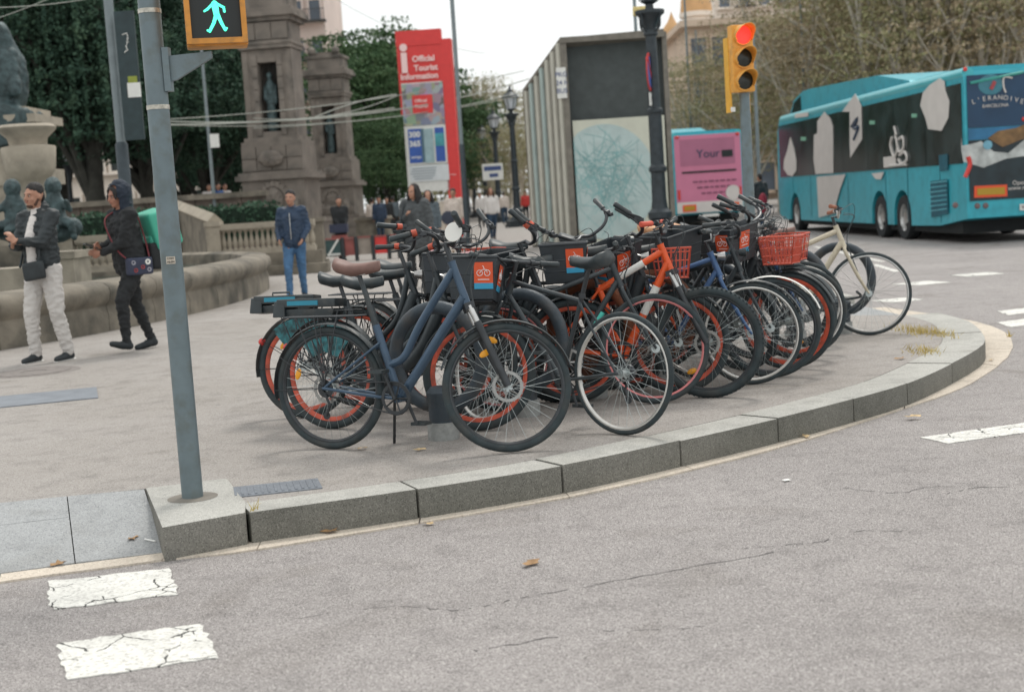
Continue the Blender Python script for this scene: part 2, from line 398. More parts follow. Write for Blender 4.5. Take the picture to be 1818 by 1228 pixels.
ramp2 = thing('side_ramp', None, None); ramp2['kind'] = 'structure'
def zr2(x, y): return max(.02, .152-.13*max(0, (x-3.35)/.75))
for q in [[(3.12, 13.62), (3.74, 13.42), (4.08, 13.9), (3.42, 14.25)], [(3.42, 14.25), (4.08, 13.9), (4.0, 14.75), (3.5, 14.85)], [(3.5, 14.85), (4.0, 14.75), (3.88, 15.58), (3.6, 15.58)], [(3.74, 13.42), (3.78, 13.22), (4.07, 13.22), (4.08, 13.9)]]:
    slab('slab', q, zr2, ramp2)
# gutter strip
gut = thing('gutter', None, None); gut['kind'] = 'structure'
GO = [(-4.4, 4.95), (-3.2, 5.47), (-2.23, 5.8), (-1.59, 6.0), (-1.19, 6.09), (-.49, 6.40), (.23, 6.76), (.91, 7.24), (1.56, 7.79), (2.45, 8.74), (3.02, 9.40), (3.63, 10.38), (4.07, 11.31), (4.4, 12.31), (4.52, 13.33), (4.42, 14.4), (4.2, 15.6)]
GI = [(-4.4, 5.23), (-3.2, 5.63), (-2.28, 5.93), (-1.59, 6.14), (-1.2, 6.28), (-.49, 6.56), (.21, 6.91), (.86, 7.39), (1.48, 7.9), (2.51, 8.92), (3.0, 9.66), (3.54, 10.6), (3.82, 11.4), (4.02, 12.4), (4.02, 13.2), (4.0, 14.4), (3.9, 15.6)]
go = cr([(*p, 0) for p in GO], 4); gi = cr([(*p, 0) for p in GI], 4)
for i in range(len(GO)-1):
    a = [p+Vector((random.uniform(-.006, .006), random.uniform(-.006, .006), 0)) for p in go[i*4:i*4+5]]; b = gi[i*4:i*4+5]
    a[0] = a[0].lerp(a[1], .03); b[0] = b[0].lerp(b[1], .03)
    m_ = MB(); m_.prism([(p.x, p.y) for p in a]+[(p.x, p.y) for p in reversed(b)], -.02, .009+random.uniform(-.001, .001), 'XY')
    m_.build('gutter_slab', _M['gutter_m'], gut)

# painted marks with broken edges
def jag(poly, amp, step=.035):
    out = []
    for i in range(len(poly)):
        a, b = Vector(poly[i]), Vector(poly[(i+1) % len(poly)]); n = max(1, int((b-a).length/step)); nn = Vector((-(b-a).y, (b-a).x)).normalized()
        for j in range(n):
            out.append(tuple(a.lerp(b, j/n)+nn*random.uniform(-amp, amp)))
    return out
marks = thing('road_marking', None, None); marks['kind'] = 'structure'
for poly, amp in [([(-2.02, 5.77), (-1.53, 5.86), (-1.39, 5.44), (-1.86, 5.33)], .011), ([(-1.69, 4.88), (-1.2, 5.01), (-1.06, 4.6), (-1.53, 4.47)], .013),
                  ([(2.26, 7.75), (3.6, 8.22), (3.5, 7.93), (2.34, 7.52)], .006), ([(5.05, 14.43), (6.4, 15.0), (6.0, 14.4), (5.0, 13.97)], .01),
                  ([(4.67, 13.37), (6.2, 14.1), (5.8, 13.4), (4.64, 12.91)], .01),
                  ([(5.2, 18.9), (5.75, 19.1), (5.9, 18.6), (5.45, 18.45)], .01), ([(6.3, 19.9), (6.9, 20.0), (6.95, 19.5), (6.4, 19.4)], .01),
                  ([(4.3, 16.6), (4.75, 16.75), (4.85, 16.3), (4.45, 16.2)], .01), ([(6.4, 24), (6.5, 24), (6.9, 31), (6.8, 31)], .01), ([(5.9, 21.3), (6.0, 21.3), (6.2, 23.4), (6.1, 23.4)], .01)]:
    m_ = MB(); m_.prism(jag(poly, amp), .001, .005, 'XY'); m_.build('painted_block', _M['paint_m'], marks)
# cracks in the asphalt: thin dark ribbons lying on it
crk = MB()
for pts in [[(1.55, 6.6), (1.75, 6.42), (1.95, 6.5), (2.2, 6.4)], [(1.9, 6.3), (2.15, 6.42), (2.4, 6.38), (2.9, 6.6)], [(-.85, 5.0), (-.5, 5.08), (-.25, 4.98), (.0, 5.1), (.5, 5.3), (1.0, 5.5)], [(.9, 5.6), (1.2, 5.62), (1.4, 5.75), (1.6, 5.7)], [(-.2, 4.5), (.2, 4.62), (.6, 4.6)]]:
    P = cr([(*p, 0) for p in pts], 9); P = [p+Vector((random.uniform(-.012, .012), random.uniform(-.012, .012), 0)) for p in P]
    for a, b in zip(P[:-1], P[1:]):
        if random.random() < .28: continue
        T = (b-a).normalized(); n_ = Vector((-T.y, T.x, 0))*random.uniform(.0012, .003)
        crk.add([a-n_+Vector((0, 0, .002)), a+n_+Vector((0, 0, .002)), b+n_+Vector((0, 0, .002)), b-n_+Vector((0, 0, .002))], [(0, 1, 2, 3)])
crk.build('asphalt_crack', mat('crack', (.075, .072, .072), .95, 0, 0), kind='structure')

# covers in the pavement
cv = thing('inspection_cover', 'rectangular grey metal cover in the pavement beside the kerb block', 'manhole cover', (-1.2, 6.72, .15))
m_ = MB(); m_.box((0, 0, .002), (.44, .26, .006), rz=.22); m_.build('frame', iron, cv)
m_ = MB()
for i in range(13):
    for s_ in (1,):
        x = -.19+i*.032; c_ = Matrix.Rotation(.22, 3, 'Z') @ Vector((x, 0, .0065)); m_.box(c_, (.012, .2, .003), rz=.22)
m_.build('rib', iron, cv)
cv = thing('inspection_cover', 'large dark blue-grey metal plate in the pavement at the left edge', 'manhole cover', (-3.98, 10.9, .15))
m_ = MB(); m_.box((0, 0, .004), (1.35, .75, .008), rz=.3); m_.build('plate', mat('plate_m', S(128, 134, 142), .5, .3, .15, 6, .2, 40), cv)
m_ = MB(); m_.lathe([(.0001, .004), (.36, .004), (.4, .0065), (.43, .0)], n=40); m_.lathe([(.12, .0075), (.34, .0075), (.34, .004), (.12, .004)], n=16, closed_prof=True)
cv = thing('manhole_cover', 'round worn manhole cover in the pavement by the man in white trousers', 'manhole cover', (-4.5, 13.05, .15)); m_.build('disc', mat('cover_m', S(128, 122, 118), .8, 0, .2, 15, .5, 60), cv)

# leaves, litter
leafm = [mat('dry_leaf_a', S(150, 118, 82), .8, 0, .3, 40), mat('dry_leaf_b', S(190, 165, 125), .8, 0, .3, 40)]
def leafmesh(k):
    b = MB(); n = 9; pts = []
    for i in range(n):
        a = 2*PI*i/n; r_ = .035*(1.25 if i % 2 == 0 else .6)*random.uniform(.8, 1.1); pts.append((r_*math.cos(a)*1.4, r_*math.sin(a), random.uniform(.004, .014)))
    b.add([(0, 0, .008)]+pts, [(0, i+1, (i+1) % n+1) for i in range(n)]); return b.mesh(leafm[k % 2], False, 'leaf')
lm = [leafmesh(i) for i in range(4)]
leafdat = [(588, 945, .01, 'on the gutter strip left of the front bicycles'), (762, 932, 0, 'on the asphalt below the second kerb stone'), (945, 1002, 0, 'alone in the middle of the road'),
           (1430, 776, .01, 'on the gutter below the long kerb run'), (105, 1002, .01, 'at the foot of the left crossing ramp'), (1760, 640, .01, 'in the gutter at the right bend'),
           (1735, 637, .01, 'reddish one nearest the kerb at the right bend'), (642, 798, .15, 'beside the rear tyre of the blue bicycle'), (1600, 638, .15, 'on the pavement near the dry tufts'), (1620, 742, .01, 'in the gutter under the chipped kerb stone'),
           (235, 958, .04, 'on the sloping slabs left of the block'), (745, 800, .15, 'in the shade under the blue bicycle')]
for i, (x, y, z, d) in enumerate(leafdat):
    o = obj('fallen_leaf', lm[i % 4]); o.location = G(x, y, z) + Vector((0, 0, .004)); o.rotation_euler = (0, 0, random.uniform(0, 6)); s_ = random.uniform(.6, 1.1); o.scale = (s_, s_, s_)
    tag(o, 'dry brown leaf lying '+d, 'leaf')
o = obj('paper_scrap', MB().box((0, 0, .004), (.035, .028, .003), .3).mesh(mat('paper', S(240, 240, 236), .8, 0, 0))); o.location = G(1396, 853, 0.003); tag(o, 'small white scrap of paper on the open asphalt', 'litter')
o = obj('cigarette_end', MB().tube([(-.03, 0, .006), (.03, .01, .006)], .004, 6).mesh(mat('paper', (.8, .8, .8)))); o.location = G(265, 961, .035); o.rotation_euler = (0, .12, -.6); tag(o, 'white cigarette end on the slab against the granite block', 'litter')
# dry grass tufts growing at the kerb
gr = MB()
for cx, cy, n in [(3.45, 11.6, 150), (3.52, 11.3, 60), (3.05, 10.35, 100), (3.38, 11.9, 60), (3.92, 10.95, 14), (-1.22, 6.24, 6)]:
    for i in range(n):
        a = random.uniform(0, 6.3); d_ = random.gauss(0, .09 if n > 20 else .01); x, y = cx+d_*.7, cy+random.gauss(0, .13 if n > 20 else .01)
        h = random.uniform(.02, .07); t_ = random.uniform(.01, .05)
        gr.add([(x-.003, y, .15), (x+.003, y, .15), (x+math.cos(a)*t_, y+math.sin(a)*t_, .15+h)], [(0, 1, 2)])
gr.build('dry_grass', mat('dry_grass', S(190, 170, 105), .9, 0, .3, 30), kind='stuff')
# ------------------------------------------------------------------ bicycles
rub = mat('rubber', (.027, .04, .045), .75, 0, .3, 12, .2, 200, dirt=((.075, .07, .062), 9, .45))
blackp = mat('black_plastic', (.03, .041, .046), .45, 0, .3, 10, dirt=((.07, .07, .065), 16, .5))
darkm = mat('dark_metal', (.05, .055, .06), .4, .5, .2, 15)
steel = mat('steel', (.55, .55, .54), .3, .9, .15, 20)
silver = mat('silver_rim', (.62, .61, .58), .35, .7, .12, 10)
spokem = mat('spoke', (.42, .46, .46), .35, .8, 0)
orange = mat('orange_paint', S(196, 84, 60), .5, 0, .2, 10, dirt=((.1, .05, .035), 14, .6))
amber = mat('amber', S(240, 165, 40), .3, 0, .05)
redl = mat('red_lens', S(205, 62, 55), .25, 0, 0)
_wm = {}
def wheel_meshes(wr, tw, rimh, rimm, disc):
    k = (wr, tw, rimh, rimm.name, disc)
    if k in _wm: return _wm[k]
    ty = MB(); R0 = wr-tw
    prof = [(R0+tw*1.0*math.cos(a), tw*.92*math.sin(a)) for a in [2*PI*i/10 for i in range(10)]]
    ty.lathe(prof, axis='Y', n=56, closed_prof=True)
    if tw > .0265:
        for i in range(72):     # tread knobs
            a = 2*PI*i/72
            for s_ in (-1, 1):
                c_ = Vector(((wr-.001)*math.cos(a+s_*.02), s_*tw*.45, (wr-.001)*math.sin(a+s_*.02))); ty.box(c_, (.006, tw*.55, .013), rot=Matrix.Rotation(-a, 3, 'Y'))
    ri = MB(); r1 = R0-tw*.62
    ri.lathe([(r1, -.011), (r1, .011), (r1-rimh*.5, .012), (r1-rimh, .004), (r1-rimh, -.004), (r1-rimh*.5, -.012)], axis='Y', n=56, closed_prof=True)
    sp = MB(); rr = r1-rimh+.002; N = 32
    for i in range(N):
        s_ = 1 if i % 2 else -1; a = 2*PI*i/N; q = .55 if (i//2) % 2 else -.55
        sp.tube([(.022*math.cos(a+q*2.2), s_*.03, .022*math.sin(a+q*2.2)), (rr*math.cos(a), 0, rr*math.sin(a))], 0.0011, 3, caps=False)
    sp.cyl((0, 0, 0), .017, .075, 'Y', 12); sp.cyl((0, .03, 0), .028, .004, 'Y', 14); sp.cyl((0, -.03, 0), .028, .004, 'Y', 14); sp.cyl((0, 0, 0), .006, .125, 'Y', 8)
    di = None
    if disc:
        di = MB(); di.lathe([(.066, -.0375), (.083, -.0375), (.083, -.040), (.066, -.040)], axis='Y', n=36, closed_prof=True)
        for i in range(6):
            a = 2*PI*i/6; di.tube([(.02*math.cos(a), -.039, .02*math.sin(a)), (.07*math.cos(a+.5), -.039, .07*math.sin(a+.5))], .0035, 4)
        for i in range(18):
            a = 2*PI*i/18; di.cyl((.0835*math.cos(a), -.0388, .0835*math.sin(a)), .0042, .0024, 'Y', 6)
        di = di.mesh(mat('disc_steel', (.3, .3, .29), .35, .8, .1, 20), False, 'brake_disc')
    _wm[k] = (ty.mesh(rub, True, 'tyre'), ri.mesh(rimm, True, 'rim'), sp.mesh([spokem], False, 'wheel'), di)
    return _wm[k]

def basket_solid(m, stick=True):
    b = MB(); t = .012
    L0, L1, W0, W1, H = .24, .30, .27, .36, .24
    def ring(l, w, z, o): return [(-l/2+o, -w/2+o, z), (l/2-o, -w/2+o, z), (l/2-o, w/2-o, z), (-l/2+o, w/2-o, z)]
    vs = ring(L0, W0, 0, 0)+ring(L1, W1, H, 0)+ring(L1, W1, H, t)+ring(L0, W0, .01, t)
    fs = [(3, 2, 1, 0), (12, 13, 14, 15)]
    for a in (0, 4, 8): fs += [(a+i, a+(i+1) % 4, a+4+(i+1) % 4, a+4+i) for i in range(4)]
    b.add(vs, fs)
    for i in range(4):
        for h in (.06, .12, .18):
            pass
    b.tube([(-L1/2, -W1/2, H), (L1/2, -W1/2, H), (L1/2, W1/2, H), (-L1/2, W1/2, H)], .009, 6, closed=True)
    for h in (.07, .14):
        k = h/H; l = (L0+(L1-L0)*k); w = W0+(W1-W0)*k; b.tube([(-l/2, -w/2, h), (l/2, -w/2, h), (l/2, w/2, h), (-l/2, w/2, h)], .004, 4, closed=True)
    return b

def bike(label, rear, front, sp, group=None, name='parked_bicycle'):
    A = Vector((*rear, .15)); B = Vector((*front, .15)); d = B-A; hd = math.atan2(d.y, d.x)
    wb = sp.get('wb', min(1.12, max(.98, d.length)))
    mid = (A+B)/2; A = mid - Vector((math.cos(hd), math.sin(hd), 0))*wb/2
    if sp.get('pin') == 'front': A = B - Vector((math.cos(hd), math.sin(hd), 0))*wb
    if sp.get('pin') == 'rear': A = Vector((*rear, .15))
    root = thing(name, label, 'bicycle', A, hd, group)
    root.rotation_euler = (R(sp.get('lean', 0)), 0, hd)
    wr = sp.get('wr', .345); tw = sp.get('tw', .02); fm = sp['frame']; style = sp.get('style', 'diamond')
    Ra = Vector((0, 0, wr)); Fa = Vector((wb, 0, wr)); BB = Vector((.44, 0, .29 if wr > .3 else .27))
    ang = R(sp.get('ha', 70)); ax = Vector((-math.cos(ang), 0, math.sin(ang)))
    HB = Fa + ax*(wr+.09 + sp.get('susp', 0)) - Vector((.045, 0, 0)); HT = HB+ax*sp.get('hl', .15)
    sx = Vector((-math.cos(R(72)), 0, math.sin(R(72)))); sh = sp.get('sh', .93)
    SC = BB+sx*((sh-BB.z)/sx.z); STt = BB+sx*sp.get('st', .48)
    tr = sp.get('tr', .016)
    # frame
    f = MB()
    def T_(a, b, r_, n=10): f.tube([a, b], r_, n)
    f.tube([HB-ax*.012, HB, HT, HT+ax*.012], [.024, .021, .021, .024], 12)
    f.cyl(BB, .026, .075, 'Y', 12)
    if style == 'diamond':
        tt = STt-sx*.03; T_(HT-ax*.035, tt, tr); T_(HB+ax*.035, BB, tr*1.15); T_(BB, STt, tr*.95)
        ss = tt
    elif style == 'step':
        m0 = BB+sx*.16
        f.tube(cr([HT-ax*.03, (HT-ax*.03).lerp(m0, .5)+Vector((-.005, 0, -.012)), m0+Vector((.09, 0, .075)), m0+Vector((.0, 0, .03))], 6), tr*1.0, 10)
        T_(HB+ax*.03, BB+Vector((.02, 0, .015)), tr*1.25); T_(BB, STt, tr); ss = BB+sx*.32
    else:   # low chunky hire frame
        m0 = BB+Vector((.02, 0, .05))
        f.tube(cr([HB+ax*.05, HB.lerp(m0, .5)+Vector((.0, 0, -.05)), m0], 8), [tr*1.9]*17, 12); f.tube(cr([HT-ax*.02, HB.lerp(m0, .45)+Vector((0, 0, .06)), m0+sx*.1], 8), tr, 10)
        T_(BB, STt, tr*1.2); ss = BB+sx*.3
        f.box(BB+Vector((0, 0, .0)), (.16, .07, .13))
    for s_ in (-1, 1):
        f.tube(cr([BB+Vector((-.03, s_*.03, 0)), BB.lerp(Ra, .35)+Vector((0, s_*.045, -.005)), Ra+Vector((.02, s_*.062, 0)), Ra+Vector((-.005, s_*.062, 0))], 4), .0095, 8)
        f.tube([ss+Vector((0, s_*.018, 0)), ss.lerp(Ra, .35)+Vector((0, s_*.045, 0)), Ra+Vector((0, s_*.062, .008))], .0075, 8)
    f.build('frame', fm, root, True)
    if sp.get('band'):
        b = MB(); q = HB.lerp(BB, .35); b.tube([q, HB.lerp(BB, .6)], tr*1.15+.0012, 10, caps=False); b.build('frame_band', sp['band'], root, True)
    if sp.get('stripe'):
        b = MB(); a_, c_ = HT-ax*.035, STt-sx*.03; b.tube([a_.lerp(c_, .3), a_.lerp(c_, .75)], tr+.001, 10, caps=False); a_, c_ = HB+ax*.035, BB; b.tube([a_.lerp(c_, .25), a_.lerp(c_, .55)], tr*1.15+.001, 10, caps=False); b.build('frame_stripe', sp['stripe'], root, True)
    # seat
    b = MB(); b.tube([STt-sx*.04, SC-sx*.03], .0135, 10); b.cyl(STt, .02, .03, 'Z', 10); b.build('seat_post', sp.get('post', darkm), root, True)
    s = MB(); secs = []
    for t in [i/12 for i in range(13)]:
        x = -.13+.27*t; wd = (.082 if not sp.get('narrow') else .066)*(1-t)**.9*1.0+.019; wd *= (min(1, (t+.02)*9))**.5
        if t > .9: wd *= .75
        z = .022*(1-min(1, abs(t-.0)*3))-.012*math.sin(t*PI)
        n = 12; secs.append([(x, wd*math.cos(2*PI*j/n), z+(.034 if math.sin(2*PI*j/n) > 0 else .05*(1-.5*t))*math.sin(2*PI*j/n)) for j in range(n)])
    vs = [p for q in secs for p in q]; n = 12
    fs = [(i*n+j, i*n+(j+1) % n, (i+1)*n+(j+1) % n, (i+1)*n+j) for i in range(12) for j in range(n)]+[tuple(range(n)), tuple(12*n+j for j in range(n))]
    s.add(vs, fs); so_ = s.build('saddle', sp.get('seat', blackp), root, 'all'); so_.location = SC+Vector((.0, 0, .012)); so_.rotation_euler = (0, R(sp.get('stilt', 1)), 0)
    b = MB()
    for s_ in (-1, 1): b.tube([SC+Vector((-.09, s_*.022, .0)), SC+Vector((-.05, s_*.02, -.03)), SC+Vector((.05, s_*.02, -.03)), SC+Vector((.11, s_*.01, 0))], .0035, 5)
    b.build('saddle_rail', steel, root)
    # transmission
    b = MB(); b.lathe([(.07, -.052), (.088, -.052), (.088, -.049), (.07, -.049)], BB, 'Y', 32, closed_prof=True)
    for i in range(5):
        a = 2*PI*i/5; b.tube([BB+Vector((0, -.05, 0)), BB+Vector((.075*math.cos(a), -.05, .075*math.sin(a)))], .005, 4)
    ca = R(sp.get('crank', 205)); cd = Vector((math.cos(ca), 0, math.sin(ca)))
    for s_, q in ((-1, 1), (1, -1)): b.tube([BB+Vector((0, s_*.062, 0)), BB+cd*q*.165+Vector((0, s_*.075, 0))], [.011, .008], 8)
    b.build('crankset', sp.get('crankm', darkm), root, True)
    for s_, q in ((-1, 1), (1, -1)):
        p = BB+cd*q*.165+Vector((0, s_*.125, 0)); pd = MB(); pd.box(p+Vector((0, 0, .0)), (.085, .012, .018)); pd.box(p+Vector((0, s_*.04, 0)), (.085, .01, .018)); pd.box(p+Vector((0, -s_*.035, 0)), (.085, .01, .018))
        pd.box(p+Vector((.038, 0, 0)), (.01, .085, .018)); pd.box(p+Vector((-.038, 0, 0)), (.01, .085, .018)); pd.build('pedal', blackp, root)
    ch = MB(); cp = []
    for i in range(9): a = R(-90+i*22.5); cp.append(BB+Vector((.09*math.cos(a), -.05, .09*math.sin(a))))
    for i in range(7): a = R(90+i*30); cp.append(Ra+Vector((.036*math.cos(a), -.05, .036*math.sin(a))))
    ch.tube(cp, .0042, 4, closed=True); ch.build('chain', darkm, root)
    if sp.get('derail', True) and style != 'hire':
        b = MB(); b.tube([Ra+Vector((.0, -.06, -.03)), Ra+Vector((.03, -.062, -.09)), Ra+Vector((.0, -.055, -.15))], .008, 6); b.cyl(Ra+Vector((0, -.052, -.15)), .022, .006, 'Y', 12)
        b.lathe([(.02, -.055), (.05, -.052), (.045, -.042), (.03, -.036), (.02, -.036)], Ra, 'Y', 20); b.build('derailleur', darkm, root, True)
    # wheels
    ty, ri, spk, di = wheel_meshes(wr, tw, sp.get('rimh', .02), sp.get('rim', darkm), sp.get('disc', False))
    def wheel(at, M=None, dd=True):
        w_ = obj('wheel', spk, root); w_.matrix_local = (M or Matrix.Identity(4)) @ Matrix.Translation(at) @ Matrix.Rotation(random.uniform(0, 6), 4, 'Y')
        obj('tyre', ty, w_); obj('rim', ri, w_)
        if di and dd: obj('brake_disc', di, w_)
        for k in range(1 if sp.get('reflect') else 0):
            rb = MB(); a = 1.2+k*PI; rb.ell((wr*.62*math.cos(a), -.012, wr*.62*math.sin(a)), (.034, .006, .018), 10, 6, Matrix.Rotation(-a+PI/2, 3, 'Y')); rb.build('reflector', amber, w_, True)
        return w_
    wheel(Ra)
    st = R(sp.get('steer', 0)); O = HB
    Ms = Matrix.Translation(O) @ Matrix.Rotation(st, 4, ax) @ Matrix.Translation(-O)
    def fp(mb, name, m, smooth=True, parent=root, **kw):
        o = mb.build(name, m, parent, smooth, **kw)
        if parent is root: o.matrix_local = Ms
        return o
    wheel(Fa, Ms)
    fk = MB(); cr_ = HB-ax*.03
    if sp.get('suspf'):
        fk.box(cr_-ax*.0, (.05, .15, .035), rot=Matrix.Rotation(-(PI/2-ang), 3, 'Y'))
        for s_ in (-1, 1):
            lo = Fa+Vector((-.0, s_*.062, 0)); up = cr_+Vector((0, s_*.062, 0)); fk.tube([up.lerp(lo, .2), lo], .0205, 10)
        fp(fk, 'fork', sp.get('forkm', darkm)); k2 = MB()
        for s_ in (-1, 1):
            lo = Fa+Vector((-.0, s_*.062, 0)); up = cr_+Vector((0, s_*.062, 0)); k2 = MB(); k2.tube([up, up.lerp(lo, .26)], .0155, 10); fp(k2, 'fork_stanchion', steel)
    else:
        for s_ in (-1, 1): fk.tube(cr([cr_+Vector((0, s_*.012, .01)), cr_+Vector((0, s_*.045, -.02)), cr_.lerp(Fa, .6)+Vector((-.012, s_*.056, 0)), Fa+Vector((0, s_*.06, 0))], 4), [.013]*9+[.0105, .0095, .009, .008], 8)
        fp(fk, 'fork', sp.get('forkm', fm))
    # handlebar
    hs = sp.get('stemh', .09); C = HT+ax*hs+Vector((sp.get('reach', .05), 0, .0)); b = MB(); b.tube([HT, HT+ax*hs*.95, C], .014, 10); fp(b, 'stem', darkm)
    bar = sp.get('bar', 'riser'); hw = sp.get('hw', .31)
    if bar == 'flat': P = lambda s_: [C, C+Vector((0, s_*.12, .003)), C+Vector((-.03, s_*hw, .01))]
    elif bar == 'riser': P = lambda s_: [C, C+Vector((0, s_*.05, 0)), C+Vector((-.0, s_*.11, .05)), C+Vector((-.03, s_*.2, .062)), C+Vector((-.07, s_*hw, .062))]
    else: P = lambda s_: [C, C+Vector((.03, s_*.07, .01)), C+Vector((.03, s_*.17, .06)), C+Vector((-.04, s_*.25, .085)), C+Vector((-.2, s_*(hw-.03), .075))]
    ht = Matrix.Rotation(R(sp.get('bt', 0)), 3, 'Y'); P0_ = P; P = lambda s_: [C+ht @ (p-C) for p in P0_(s_)]
    b = MB(); pr = cr(P(-1), 5); pl = cr(P(1), 5); b.tube(list(reversed(pr))+pl[1:], .0115, 8); hb = fp(b, 'handlebar', sp.get('barm', darkm))
    gm = sp.get('grip', blackp)
    for q in (pr, pl):
        e_ = q[-1]; dr = (q[-1]-q[-4]).normalized(); gb = MB(); gb.tube([e_-dr*.12, e_-dr*.115, e_-dr*.06, e_-dr*.0, e_+dr*.006], [.013, .0175, .016, .0185, .014], 10); gg = gb.build('grip', gm, hb, True)
        if sp.get('ring') and sp.get('rings', True):
            gb = MB(); gb.tube([e_-dr*.155, e_-dr*.125], .021, 12); gb.build('grip_ring', sp['ring'], hb, True)
        lb = MB(); c_ = e_-dr*.17; lb.cyl(c_, .018, .03, 'Y', 10); lb.box(c_+Vector((.02, 0, -.012)), (.045, .03, .022))
        lb.tube(cr([c_+Vector((.035, 0, -.01)), c_+Vector((.055, 0, -.02))+dr*.05, c_+Vector((.045, 0, -.035))+dr*.12], 4), .0055, 6); lb.build('brake_lever', darkm, hb, True)
    cb = MB()
    for s_ in (-1, 1):
        e_ = (pr if s_ < 0 else pl)[8]
        cb.tube(cr([e_+Vector((.04, 0, -.01)), e_+Vector((.13, -s_*.05, -.03)), HT+Vector((.11, s_*.03, -.02)), HB+Vector((.03, s_*.02, .02)), Fa.lerp(HB, .45)+Vector((.0, s_*.05, 0))], 6), .0027, 5)
    cb.tube(cr([pr[8]+Vector((.03, 0, .02)), pr[8]+Vector((.12, .06, .07)), C+Vector((.13, 0, -.0)), HT+Vector((.06, .03, -.08)), HB+Vector((-.06, .02, .0))], 6), .0025, 5)
    fp(cb, 'brake_cable', blackp)
    # fittings
    def arc(cen, r_, a0, a1, wd, n=22):
        q = MB(); pf = [(r_, -wd), (r_+.006, -wd*.6), (r_+.009, 0), (r_+.006, wd*.6), (r_, wd), (r_-.002, wd), (r_+.004, 0), (r_-.002, -wd)]
        q.lathe([(a, h) for a, h in pf], cen, 'Y', n, R(a0), R(a1), closed_prof=True); return q
    if sp.get('fender'):
        fe = sp['fender']; arc(Ra, wr+.012, sp.get('rf0', 5), sp.get('rf1', 190), tw+.006).build('rear_mudguard', fe, root, True)
        if not sp.get('nofront'): fp(arc(Fa, wr+.012, 20, 165, tw+.006), 'front_mudguard', fe)
        b = MB()
        for s_ in (-1, 1):
            for a in (95, 150, 182): b.tube([Ra+Vector((0, s_*.064, 0)), Ra+Vector(((wr+.014)*math.cos(R(a)), s_*.025, (wr+.014)*math.sin(R(a))))], .0025, 4)
        b.build('mudguard_stay', steel if sp.get('stay') else darkm, root)
    if sp.get('rack'):
        z = 2*wr+.055; b = MB(); x0, x1 = (-.25, .22) if style != 'hire' else (-.30, .2)
        for s_ in (-1, -.35, .35, 1): b.tube([(x0, s_*.055, z), (x1, s_*.05, z)], .0048, 6)
        for k in range(4): xx = x0+(x1-x0)*k/3; b.tube([(xx, -.056, z), (xx, .056, z)], .0048, 6)
        for s_ in (-1, 1):
            for xx in (-.17, -.05, .1): b.tube([(xx, s_*.058, z), Ra+Vector((0, s_*.068, .02))], .0045, 6)
        b.build('rear_rack', sp['rack'], root, True)
    if sp.get('battery'):
        z = 2*wr+.075; b = MB(); b.box((-.12, 0, z+.03), (.42, .15, .052)); b.box((-.31, 0, z-.005), (.09, .17, .1), taper=.85); b.box((-.12, 0, z-.03), (.36, .12, .05), taper=1.1)
        bt = bevelled(b, [blackp], 'battery', root, .008, 2)
        b = MB(); b.box((-.14, -.0765, z+.03), (.22, .003, .028)); b.box((-.357, 0, z+.03), (.003, .1, .03)); b.build('battery_label', mat('teal_label', S(30, 130, 155), .4, 0, .1), bt)
        b = MB(); b.tube([(-.2, -.05, z+.055), (-.2, -.05, z+.075), (-.08, -.05, z+.075), (-.08, -.05, z+.055)], .006, 6); b.build('battery_handle', blackp, bt)
    if sp.get('rearlight'):
        b = MB(); b.ell((-wr*.92, 0, wr+.17), (.025, .035, .025)); b.build('rear_light', redl, root, True)
    if sp.get('skirt'):
        b = MB(); out = [(Ra.x+(wr-.02)*math.cos(R(a)), Ra.z+(wr-.02)*math.sin(R(a))) for a in range(50, 131, 10)]+[(Ra.x+.14*math.cos(R(a)), Ra.z+.14*math.sin(R(a))) for a in (130, 90, 50)]
        b.prism(out, -.062, -.058, 'XZ'); b.build('wheel_cover', sp['skirt'], root)
    bk = sp.get('basket')
    if bk:
        zb = sp.get('bz', .0); bo = Vector((Fa.x+sp.get('bx', -.02), 0, 2*wr+.085+zb)); hp = MB()
        hp.tube([HB+ax*.05, bo+Vector((-.08, 0, -.005))], .012, 6); hp.tube([bo+Vector((0, .09, 0)), Fa+Vector((0, .07, 0))], .005, 6); hp.tube([bo+Vector((0, -.09, 0)), Fa+Vector((0, -.07, 0))], .005, 6)
        hp.box(bo+Vector((0, 0, -.006)), (.22, .2, .008)); fp(hp, 'basket_bracket', darkm)
        if bk == 'solid':
            b = basket_solid(blackp); me = b.mesh(mat('basket_plastic', (.035, .043, .05), .5, 0, .2, 10), False, 'basket'); o = obj('basket', me, root); o.matrix_local = Ms @ Matrix.Translation(bo)
            def stick(o_, right, up, wd, hg):
                n_ = Vector(right).cross(Vector(up)).normalized(); M = face_mat(Vector(o_)+n_*.006, right, up)
                q = MB(); q.box((0, 0, 0), (wd, hg, .002)); me_ = q.mesh(mat('orange_sticker', S(220, 88, 48), .5, 0, .05)); me_.transform(M); s1 = obj('sticker', me_, o)
                q = MB(); q.box((0, -hg*.5-.017, 0), (wd, .034, .002)); me_ = q.mesh(mat('blue_sticker', S(60, 160, 200), .5, 0, 0)); me_.transform(M); obj('sticker_foot', me_, o)
                q = MB(); wl = wd*.2
                for sx_ in (-1, 1): q.tube([(sx_*wl+wl*.75*math.cos(a), -hg*.02+wl*.75*math.sin(a), .002) for a in [2*PI*i/14 for i in range(14)]], wd*.017, 4, closed=True)
                q.tube([(-wl, -hg*.02, .002), (-wl*.3, hg*.14, .002), (wl*.8, hg*.14, .002), (wl, -hg*.02, .002)], wd*.017, 4); q.tube([(wl*.3, hg*.12, .002), (wl*.0, hg*.3, .002), (-wl*.3, hg*.32, .002)], wd*.017, 4); q.box((0, -hg*.33, .001), (wd*.6, hg*.035, .003))
